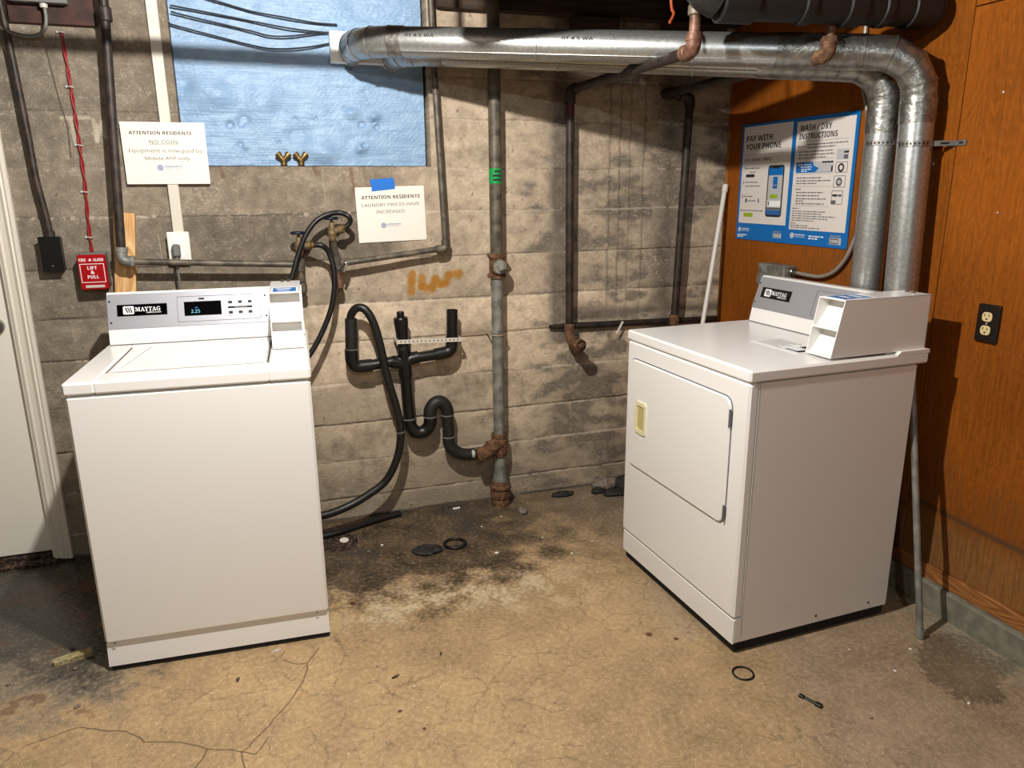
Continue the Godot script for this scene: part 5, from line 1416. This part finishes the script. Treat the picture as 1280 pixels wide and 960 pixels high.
	R.call("diagram", 0.752, 1.519, 0.776, 1.526, M.ink, 0.0032, "", p2)
	R.call("diagram", 0.752, 1.498, 0.774, 1.513, M.ink_grey, 0.0032, "", p2)
	for e in [[0.714, 1.449, 0.776, 1.488], [0.711, 1.395, 0.772, 1.438], [0.707, 1.333, 0.766, 1.384]]:
		var a := rrect(e[0] - 0.115, e[1] - 1.663, e[2] - 0.115, e[3] - 1.663, 0.001, 1)
		var b := rrect(e[0] - 0.113, e[1] - 1.661, e[2] - 0.117, e[3] - 1.665, 0.001, 1)
		part("diagram", Mb.new().ring_prism(a, b, 0.0024, 0.0029), M.ink_grey, p2)
	circle.call(0.743, 1.467, 0.016, 0.009, M.ink)
	circle.call(0.740, 1.415, 0.016, 0.007, M.ink_grey)
	R.call("diagram", 0.732, 1.411, 0.750, 1.419, M.phone_grey, 0.0034, "", p2)
	R.call("diagram", 0.712, 1.362, 0.738, 1.370, M.ink, 0.0031, "", p2)
	R.call("diagram", 0.742, 1.362, 0.760, 1.370, M.ink_grey, 0.0031, "", p2)
	R.call("diagram", 0.710, 1.334, 0.732, 1.348, M.ink_grey, 0.0031, "", p2)
	# blue foot of both pages
	for e in [[0.140, 1.214, 0.0105], [0.500, 1.206, 0.0115]]:
		notice_logo(t, V(e[0] - 0.115, e[1] - 1.663, 0.0018), e[2], M.white_print)
	rows.call(t, [[0.128, 0.195, 1.191], [0.128, 0.17, 1.183], [0.60, 0.685, 1.208], [0.60, 0.652, 1.199]], M.white_print, 0.005, 0.0021)
	for e in [[0.378, 0.432, 1.189, 1.208], [0.718, 0.780, 1.184, 1.209]]:
		R.call("number_plate", e[0], e[2], e[1], e[3], M.phone_grey, 0.0022)
		R.call("number_plate", e[0] + 0.003, e[2] + 0.0025, e[1] - 0.013, e[3] - 0.0025, M.ink_grey, 0.0025)
		L.call(t, "12345", e[0] + 0.006, (e[2] + e[3]) / 2, e[1] - e[0] - 0.022, 0.0105, M.white_print, "sans-bold", -1, 0.0027)
		rows.call(t, [[e[0] + 0.002, e[1] - 0.004, e[3] + 0.007]], M.ink_light, 0.005, 0.0021)

func electrics() -> void:
	var a := thing("conduit", "grey metal conduit dropping beside the door to a black box", "conduit")
	part("tube", Mb.new().tube(spline([V(-2.835, 2.19, 0.03), V(-2.815, 1.914, 0.03), V(-2.803, 1.60, 0.03), V(-2.800, 1.45, 0.03), V(-2.788, 1.32, 0.03), V(-2.784, 1.25, 0.03)], 5), 0.0115, 14), M.iron_dark, a)
	part("fitting", pipe_collar(Mb.new(), V(-2.784, 1.258, 0.03), Vector3.UP, 0.0155, 0.022), M.iron_dark, a)
	var jb := thing("junction_box", "small black electrical box on the wall between door and fire alarm", "electrical box")
	part("box_body", Mb.new().box(V(-2.820, 1.130, 0.0), V(-2.756, 1.248, 0.044), 0.003), M.black_plastic, jb)
	part("cover", Mb.new().box(V(-2.822, 1.128, 0.043), V(-2.754, 1.250, 0.048), 0.002), M.black_plastic, jb)
	part("screw", Mb.new().ball(V(-2.788, 1.147, 0.048), V(0.004, 0.004, 0.0015), 8, 6), M.iron_grey, jb)
	single("wall_board", Mb.new().box(V(-2.805, 1.947, 0.0), V(-2.548, 2.19, 0.019), 0.002), M.brown_board, "reddish-brown board fixed high on the wall above the fire alarm", "board")
	var gb := thing("junction_box", "pale grey box on the reddish-brown board at the top edge", "electrical box")
	part("box_body", Mb.new().box(V(-2.785, 2.006, 0.019), V(-2.620, 2.15, 0.062), 0.003), M.cable_grey, gb)
	part("cover", Mb.new().box(V(-2.787, 2.004, 0.060), V(-2.618, 2.152, 0.065), 0.002), M.cable_grey, gb)
	var fc := thing("grey_cable", "grey cable curling left out of the pale box at the top left", "cable")
	part("sheath", Mb.new().tube(spline([V(-2.692, 2.01, 0.045), V(-2.690, 1.965, 0.045), V(-2.700, 1.925, 0.043), V(-2.730, 1.905, 0.040), V(-2.775, 1.905, 0.037), V(-2.83, 1.925, 0.035), V(-2.89, 1.97, 0.035)], 6), 0.0058, 12), M.cable_grey, fc)
	part("cable_gland", pipe_collar(Mb.new(), V(-2.692, 1.998, 0.045), Vector3.UP, 0.012, 0.016), M.zip_white, fc)
	# fire alarm
	var rw := thing("alarm_cable", "twisted red cable running down the wall to the fire alarm", "cable")
	for s in 2:
		var ps: Array = []
		for k in 60:
			var y := lerpf(1.928, 1.185, k / 59.0)
			var x := -2.6575 + 0.004 * sin((1.93 - y) * 5.0) - 0.006 * sst(1.45, 1.25, y)
			ps.append(V(x + 0.0032 * cos(y * 42.0 + s * PI), y, 0.0085 + 0.003 * sin(y * 42.0 + s * PI)))
		part("conductor", Mb.new().tube(ps, 0.0030, 8), M.wire_red, rw)
	var ci := -1
	for y in [1.925, 1.752, 1.560, 1.401, 1.242]:
		var x: float = -2.6575 + 0.004 * sin((1.93 - y) * 5.0) - 0.006 * sst(1.45, 1.25, y)
		ci += 1
		single("cable_clip", Mb.new().tube([V(x - 0.0075, y + 0.001, 0.003), V(x - 0.006, y + 0.001, 0.0135), V(x + 0.006, y - 0.001, 0.0145), V(x + 0.0075, y - 0.001, 0.003)], 0.0024, 8).box(V(x - 0.017, y - 0.003, 0.0), V(x - 0.005, y + 0.004, 0.0075), 0.001), M.zip_white, ["topmost white clip on the red alarm cable, under the brown board", "second white clip from the top on the red alarm cable", "third white clip from the top on the red cable, beside chalk letters", "fourth white clip from the top on the red alarm cable", "lowest white clip on the red cable, just above the fire alarm"][ci], "clip", "clips along the red cable")
	var f := thing("fire_alarm", "red fire alarm pull station on the concrete wall", "fire alarm")
	part("back_box", Mb.new().box(V(-2.702, 1.068, 0.0), V(-2.616, 1.190, 0.046), 0.004), M.cable_grey, f, "grey mounting box")
	var fp := part("front_plate", Mb.new().prism(rrect(-2.706, 1.060, -2.616, 1.184, 0.006, 4), 0.045, 0.068, Transform3D(), 0.003), M.alarm_red, f)
	txt(fp, "FIRE", M.white_print, V(-2.7, 1.1665, 0.0682), 0.022, 0.0105, Basis(), "sans-bold", -1)
	txt(fp, "ALARM", M.white_print, V(-2.622, 1.1665, 0.0682), 0.032, 0.0105, Basis(), "sans-bold", 1)
	part("emblem", Mb.new().prism(PackedVector2Array([V2(-2.6715, 1.166), V2(-2.667, 1.1625), V2(-2.6615, 1.1625), V2(-2.657, 1.166), V2(-2.6615, 1.1645), V2(-2.662, 1.171), V2(-2.6665, 1.171), V2(-2.667, 1.1645)]), 0.068, 0.0688), M.white_print, fp)
	part("handle_frame", Mb.new().ring_prism(rrect(-2.7, 1.086, -2.622, 1.153, 0.001, 1), rrect(-2.698, 1.088, -2.624, 1.151, 0.001, 1), 0.0675, 0.0690), M.white_print, fp)
	for q in [["LIFT", 1.138, 0.030], ["&", 1.1225, 0.012], ["PULL", 1.106, 0.036]]:
		txt(fp, q[0], M.white_print, V(-2.661, q[1], 0.0684), q[2], 0.0115, Basis(), "sans-bold")
	part("handle_bar", Mb.new().box(V(-2.690, 1.067, 0.067), V(-2.628, 1.0765, 0.0695), 0.001), M.zip_white, fp)
	# wooden post behind the pipe
	var pm := Mb.new().box(V(-0.035, 0.0, 0.0), V(0.035, 1.335, 0.034), 0.002)
	for i in pm.v.size(): pm.u[i] = Vector2(pm.v[i].x * 6.0 + pm.v[i].z * 5.0, pm.v[i].y * 0.9)
	single("wooden_post", pm, M.pine, "pale pine post standing against the wall behind the washer", "post", "", "", V(-2.677, 0.0, 0.004), Basis(Vector3.BACK, -0.103))
	# surface raceway and outlet
	single("cable_raceway", Mb.new().box(V(-2.386, 1.24, 0.0), V(-2.349, 2.19, 0.0165), 0.002), M.raceway, "cream plastic cable raceway running up the wall behind the first notice", "raceway")
	var ob := thing("wall_outlet", "white outlet box at the raceway's foot with a grey plug in it", "outlet")
	part("box_body", Mb.new().box(V(-2.405, 1.152, 0.0), V(-2.333, 1.254, 0.040), 0.004), M.white_plastic, ob)
	part("cover", Mb.new().box(V(-2.407, 1.150, 0.038), V(-2.331, 1.256, 0.044), 0.003), M.white_plastic, ob)
	for y in [1.176, 1.226]:
		part("socket", Mb.new().prism(rrect(-2.385, y - 0.016, -2.353, y + 0.016, 0.010, 4), 0.0435, 0.0455, Transform3D(), 0.001), M.sign_white, ob)
	var pg := thing("power_cord", "grey plug and cord hanging from the white wall outlet", "cord")
	part("plug", Mb.new().box(V(-2.392, 1.166, 0.046), V(-2.364, 1.212, 0.074), 0.006, Transform3D(Basis(), Vector3.ZERO)), M.cable_grey, pg)
	part("cord", Mb.new().tube(spline([V(-2.378, 1.172, 0.062), V(-2.381, 1.13, 0.066), V(-2.379, 1.06, 0.06), V(-2.377, 0.98, 0.062), V(-2.36, 0.80, 0.09), V(-2.33, 0.60, 0.10)], 6), 0.0048, 10), M.cable_grey, pg)
	# wires over the foam
	var wl := [[[-2.335, 2.10], [-2.14, 2.055], [-2.04, 2.032], [-1.94, 2.020], [-1.82, 2.006], [-1.735, 2.004]], [[-2.31, 2.035], [-2.21, 2.022], [-2.05, 2.000], [-1.93, 1.984], [-1.83, 1.976], [-1.70, 1.973]], [[-2.31, 2.015], [-2.26, 2.004], [-2.05, 1.966], [-1.985, 1.953], [-1.91, 1.955], [-1.80, 1.972], [-1.73, 1.976]], [[-2.32, 1.978], [-2.29, 1.968], [-2.05, 1.918], [-1.96, 1.909], [-1.85, 1.920], [-1.768, 1.937]]]
	for k in 4:
		var ps: Array = []
		for e in wl[k]: ps.append(V(e[0], e[1], -0.018 if k < 3 else -0.020))
		single("thin_wire", Mb.new().tube(spline(ps, 6), 0.0030, 8), M.wire_dark, ["topmost dark wire across the blue foam, ending behind the duct elbow", "second dark wire from the top across the blue foam", "third dark wire from the top, rising to meet the second", "lowest dark wire on the blue foam, ending at the pale board"][k], "wire", "dark wires across the foam")
	# brass wyes on the sill
	for k in 2:
		var x: float = [-1.9685, -1.9045][k]
		var y := WY0 + 0.003
		var yw := thing("wye_fitting", ["left brass hose wye standing on the sill under the foam", "right brass hose wye standing on the sill under the foam"][k], "pipe fitting", V(x, y, -0.018))
		part("body", Mb.new().tube([V(0, 0.008, 0), V(0, 0.026, 0)], 0.0095, 14).tube([V(0, 0.018, 0), V(-0.017, 0.038, 0)], 0.0090, 14).tube([V(0, 0.018, 0), V(0.017, 0.038, 0)], 0.0090, 14), M.brass, yw)
		part("inlet_nut", Mb.new().lathe([[0.0, 0.0], [0.0125, 0.0], [0.0125, 0.011], [0.0095, 0.013]], Transform3D(), 8), M.brass, yw)
		for s in [-1, 1]:
			part("outlet_thread", Mb.new().lathe([[0.0095, 0.0], [0.0122, 0.001], [0.0122, 0.014], [0.009, 0.015], [0.007, 0.006]], Transform3D(aim(V(s * 0.65, 0.76, 0)), V(s * 0.0125, 0.033, 0)), 14), M.brass, yw)
	# metal box and armoured cable behind the dryer console
	var mb2 := thing("junction_box", "grey steel electrical box on the plywood just above the dryer console", "electrical box")
	part("box_body", Mb.new().box(V(-0.066, 0.995, 0.375), V(-0.001, 1.085, 0.545), 0.003), M.zinc_pipe, mb2)
	part("cover_edge", Mb.new().box(V(-0.070, 0.990, 0.474), V(-0.064, 1.088, 0.480), 0.001), M.steel, mb2)
	part("dryer_plug", Mb.new().lathe([[0.0, 0.026], [0.022, 0.025], [0.030, 0.016], [0.030, 0.0]], Transform3D(aim(Vector3.LEFT), V(-0.066, 1.02, 0.425)), 18).box(V(-0.100, 0.995, 0.440), V(-0.068, 1.035, 0.456), 0.004), M.cable_grey, mb2)
	part("cable_clamp", pipe_collar(Mb.new().tube([V(-0.032, 1.062, 0.54), V(-0.030, 1.062, 0.585)], 0.0125, 14), V(-0.031, 1.062, 0.556), Vector3.BACK, 0.0165, 0.016), M.steel, mb2)
	var ac := thing("armoured_cable", "ribbed armoured cable curving up the plywood from the steel box past the poster", "cable")
	var pts := spline([V(-0.030, 1.062, 0.57), V(-0.026, 1.058, 0.645), V(-0.022, 1.060, 0.712), V(-0.02, 1.085, 0.776), V(-0.018, 1.135, 0.825), V(-0.016, 1.193, 0.852), V(-0.014, 1.26, 0.872), V(-0.013, 1.42, 0.880), V(-0.012, 1.597, 0.862), V(-0.012, 1.68, 0.842), V(-0.012, 1.735, 0.820), V(-0.012, 1.80, 0.808), V(-0.012, 1.98, 0.80), V(-0.012, 2.19, 0.80)], 14)
	var rr: Array = []
	for i in pts.size(): rr.append(0.0088 if i % 2 == 0 else 0.0068)
	part("armour", Mb.new().tube(pts, rr, 12), M.armour, ac)
	# duplex outlet on the plywood
	var du := thing("wall_outlet", "dark brown outlet plate with two ivory sockets on the plywood", "outlet", V(0, 0.9925, 1.428), Basis(Vector3.UP, -PI / 2))
	part("cover_plate", Mb.new().prism(rrect(-0.037, -0.058, 0.037, 0.058, 0.006, 4), 0.0, 0.012, Transform3D(), 0.004), M.cover_brown, du)
	for s in [-1, 1]:
		var y: float = s * 0.0205
		var rc := part("receptacle", Mb.new().prism(rrect(-0.0165, y - 0.0145, 0.0165, y + 0.0145, 0.011, 5), 0.010, 0.0145, Transform3D(), 0.001), M.ivory, du, "ivory receptacle face")
		part("slots", Mb.new().box(V(-0.0085, y + 0.0005, 0.0140), V(-0.006, y + 0.0095, 0.0149)).box(V(0.0055, y + 0.0015, 0.0140), V(0.008, y + 0.009, 0.0149)).prism(rrect(-0.003, y - 0.0095, 0.003, y - 0.0035, 0.0028, 4), 0.0140, 0.0149), M.dark_gap, rc)
	part("screw", Mb.new().ball(V(0, 0, 0.012), V(0.003, 0.003, 0.0012), 8, 6), M.zip_white, du)

func clutter() -> void:
	var ringm := func(c: Vector3, r: float, th: float, sd: int) -> Mb:
		var p: Array = []
		for i in 29:
			var a := TAU * i / 28.0
			p.append(c + V(cos(a) * r * (1.0 + 0.03 * sin(2.0 * a + sd)), th, sin(a) * r))
		return Mb.new().tube(p, th, 10, false)
	single("rubber_ring", ringm.call(V(-1.438, 0, 0.392), 0.042, 0.0062, 1), M.black_rubber, "thick black rubber ring on the wet floor below the trap", "ring")
	single("rubber_ring", ringm.call(V(-0.834, 0, 1.483), 0.0305, 0.0030, 4), M.black_rubber, "thin black rubber ring on the dry floor in front of the dryer", "ring")
	var cl := Mb.new()
	var B := Basis(Vector3.UP, atan2(-0.062, 0.024))
	var T := Transform3D(B, V(-0.731, 0, 1.65))
	cl.box(V(-0.034, 0, -0.006), V(0.034, 0.006, 0.002), 0.0015, T).box(V(-0.034, 0, -0.006), V(-0.018, 0.008, 0.006), 0.0015, T).box(V(0.014, 0, -0.008), V(0.034, 0.009, 0.006), 0.0015, T)
	single("plastic_clip", cl, M.black_plastic, "small black plastic clip lying on the floor at front right", "clip")
	single("wood_scrap", Mb.new().prism(PackedVector2Array([V2(-0.052, -0.012), V2(0.052, -0.018), V2(0.054, 0.012), V2(-0.044, 0.014), V2(-0.058, 0.0)]), 0.0, 0.016, Transform3D(Basis(V(1, 0, 0), V(0, 0, -1), V(0, 1, 0)), Vector3.ZERO), 0.002), M.chip_wood, "pale scrap of wood on the dark floor left of the washer", "wood scrap", "", "", V(-2.745, 0.0, 0.742), Basis(Vector3.UP, 0.34))
	single("bottle_cap", Mb.new().lathe([[0.0, 0.006], [0.017, 0.006], [0.019, 0.003], [0.019, 0.0]], Transform3D(), 18), M.paper, "round cream cap lying on the floor drain", "cap", "", "", V(-1.862, 0.004, 0.212))
	# floor drain: rings and a hole
	var dr := thing("floor_drain", "round rusty floor drain beside the washer's rear corner", "floor drain", V(-1.89, 0, 0.214))
	part("grate", Mb.new().lathe([[0.085, 0.0], [0.084, 0.003], [0.072, 0.003], [0.072, 0.0015], [0.064, 0.0015], [0.064, 0.003], [0.052, 0.003], [0.052, 0.0015], [0.044, 0.0015], [0.044, 0.003], [0.032, 0.003], [0.032, 0.0015], [0.022, 0.0015], [0.022, 0.003], [0.0, 0.003]], Transform3D(), 28), M.rotten_wood, dr)
	# loose stones and rags along the wall
	for q in [["floor_stone", -0.600, 0.055, 0.075, 0.034, 0.05, "stone_pale", "largest pale broken stone by the wall behind the dryer", 1], ["floor_stone", -0.520, 0.10, 0.06, 0.042, 0.055, "stone_dark", "dark stone by the wall half behind the dryer", 2], ["floor_stone", -0.665, 0.10, 0.035, 0.016, 0.024, "stone_dark", "small dark stone left of the pale broken stone", 3], ["floor_stone", -0.585, 0.145, 0.075, 0.015, 0.034, "stone_dark", "flat dark stone in front of the pale broken stone", 4], ["floor_stone", -0.835, 0.075, 0.055, 0.012, 0.026, "stone_dark", "flat dark stone alone by the wall, under the capped bib", 5], ["floor_stone", -1.075, 0.19, 0.022, 0.014, 0.03, "stone_pale", "small tan stone on the floor right of the vent hub", 6]]:
		single(q[0], Mb.new().ball(Vector3.ZERO, V(q[3], q[4], q[5]), 14, 9, 0.11, q[8]), M[q[6]], q[7], "stone", "", "", V(q[1], q[4] * 0.7, q[2]))
	single("dirt_clump", Mb.new().ball(Vector3.ZERO, V(0.055, 0.008, 0.045), 16, 8, 0.25, 31), M.stone_dark, "flat dark clump of lint on the damp floor left of the thick ring", "lint", "", "", V(-1.553, 0.003, 0.405))
	single("paper_stick", Mb.new().box(V(-0.017, 0, -0.004), V(0.017, 0.006, 0.004), 0.001), M.sign_white, "short white stick on the floor at the wall below the trap", "stick", "", "", V(-1.345, 0.0, 0.052), Basis(Vector3.UP, 0.1))
	single("paint_flake", Mb.new().prism(PackedVector2Array([V2(-0.016, -0.003), V2(0.0, -0.006), V2(0.018, 0.0), V2(0.003, 0.006)]), 0, 0.002, Transform3D(Basis(V(1, 0, 0), V(0, 0, -1), V(0, 1, 0)), Vector3.ZERO)), M.zip_white, "pale flake by the kick panel's front edge of the washer", "flake", "", "", V(-2.148, 0.0, 0.905), Basis(Vector3.UP, 0.1))
	# white crumbs scattered about
	rng.seed = 19
	var spots := [[-2.90, 0.824, 0.007], [-2.685, 0.998, 0.010], [-2.33, 1.06, 0.004], [-2.03, 0.83, 0.009], [-2.035, 0.80, 0.006], [-1.77, 1.22, 0.004], [-1.86, 1.09, 0.004], [-1.3, 0.52, 0.010], [-1.24, 0.46, 0.006], [-1.14, 0.35, 0.006], [-1.29, 0.27, 0.006], [-1.22, 0.58, 0.005], [-1.02, 0.62, 0.007], [-0.96, 0.42, 0.008], [-0.90, 0.55, 0.006], [-0.78, 0.78, 0.009], [-0.40, 1.62, 0.006], [-0.45, 1.49, 0.005], [-0.27, 1.55, 0.006], [-0.32, 1.80, 0.006], [-0.62, 1.76, 0.006], [-1.41, 1.42, 0.004], [-2.73, 0.80, 0.008], [-2.76, 0.68, 0.010], [-2.62, 0.76, 0.008], [-1.72, 0.30, 0.008], [-1.78, 0.34, 0.009], [-1.63, 0.49, 0.007], [-1.70, 0.52, 0.008], [-1.58, 0.56, 0.006], [-1.18, 0.20, 0.005], [-1.08, 0.45, 0.005]]
	for q in spots:
		var a := rng.randf() * TAU
		single("floor_crumb", Mb.new().ball(Vector3.ZERO, V(q[2], q[2] * 0.4, q[2] * rng.randf_range(0.5, 0.9)), 7, 5, 0.2, rng.randi() % 99), M.paper if rng.randf() < 0.6 else M.stone_pale, "tiny pale crumb of plaster lying loose on the concrete floor", "crumb", "plaster crumbs on the floor", "", V(q[0], q[2] * 0.3, q[1]), Basis(Vector3.UP, a))
	for q in [[-1.813, 1.158, 0.014, "small dry brown leaf scrap on the floor right of the washer"], [-1.66, 1.09, 0.010, "tiny curled brown scrap on the floor, nearest the room's middle"], [-2.26, 1.02, 0.012, "small brown fleck on the floor in front of the washer"]]:
		single("leaf_scrap", Mb.new().prism(PackedVector2Array([V2(-1, -0.1), V2(-0.2, -0.5), V2(0.9, -0.2), V2(1.1, 0.1), V2(0.1, 0.4)]), 0.0, 0.1, Transform3D(Basis(V(1, 0, 0), V(0, 0, -1), V(0, 1, 0)) * Basis.from_scale(V(q[2], q[2], 0.02)), Vector3.ZERO)), M.rotten_wood, q[3], "leaf", "", "", V(q[0], 0.0, q[1]), Basis(Vector3.UP, q[0] * 5.0))

func lamps() -> void:
	for q in [[V(-1.97, 2.20, 1.58), 1.0, "bare hanging bulb lamp above the washer's front, out of frame"], [V(-2.1, 2.20, 4.05), 0.30, "added fill lamp behind the camera, an unseen bulb that softens the shade"]]:  # the second lamp is an added fill, weaker and cooler
		var at: Vector3 = q[0]
		var t := thing("bulb_lamp", q[2], "lamp", at + V(0, 0.06, 0), Basis(), "")
		part("bulb", Mb.new().ball(V(0, -0.06, 0), V(0.030, 0.036, 0.030), 20, 14), M.bulb_glow, t)
		part("lamp_socket", Mb.new().lathe([[0.0, 0.06], [0.022, 0.058], [0.024, 0.0], [0.018, -0.012]], Transform3D(), 18), M.white_plastic, t)
		part("lamp_cord", Mb.new().tube([V(0, 0.05, 0), V(0, 0.20, 0)], 0.004, 8), M.wire_dark, t)
		var l := OmniLight3D.new()
		l.name = "bulb_light"
		l.position = V(0, -0.06, 0)
		l.light_color = Color(1.0, 0.985, 0.965) if q[1] == 1.0 else Color(0.92, 0.97, 1.0)
		l.light_energy = LAMP * q[1]
		l.light_size = 0.024
		l.omni_range = 12.0
		l.omni_attenuation = 2.0
		l.shadow_enabled = true
		t.add_child(l)
	# level conduit below the joists that throws the dark bar across the foam
	var c := thing("ceiling_conduit", "level grey conduit hung below the joists, above the frame", "conduit")
	part("tube", Mb.new().tube([V(-4.28, 2.018, 0.60), V(-1.5, 2.004, 0.60)], 0.0175, 14), M.zinc_pipe, c)
	for x in [-3.695, -2.885, -1.53]:
		part("hanger", Mb.new().box(V(x - 0.008, 2.02, 0.598), V(x + 0.008, 2.42, 0.602)), M.steel, c)

const LAMP := 4.6

func _ready() -> void:
	var cam := Camera3D.new()
	cam.name = "camera"
	cam.position = Vector3(-2.0833, 1.4013, 3.0877)
	cam.rotation = Vector3(-0.2572, -0.3207, -0.0082)
	cam.fov = 54.63
	cam.near = 0.05
	cam.far = 60.0
	add_child(cam)
	cam.current = true
	var we := WorldEnvironment.new()
	we.name = "world_environment"
	var env := Environment.new()
	env.background_mode = Environment.BG_COLOR
	env.background_color = Color(0.02, 0.02, 0.022)
	env.tonemap_mode = Environment.TONE_MAPPER_LINEAR
	env.tonemap_exposure = 1.0
	env.sdfgi_enabled = true
	env.ssao_enabled = true
	env.ssil_enabled = true
	we.environment = env
	add_child(we)
	materials()
	lamps()
	setting()
	washer()
	dryer()
	ducts()
	pipes()
	electrics()
	signs()
	clutter()
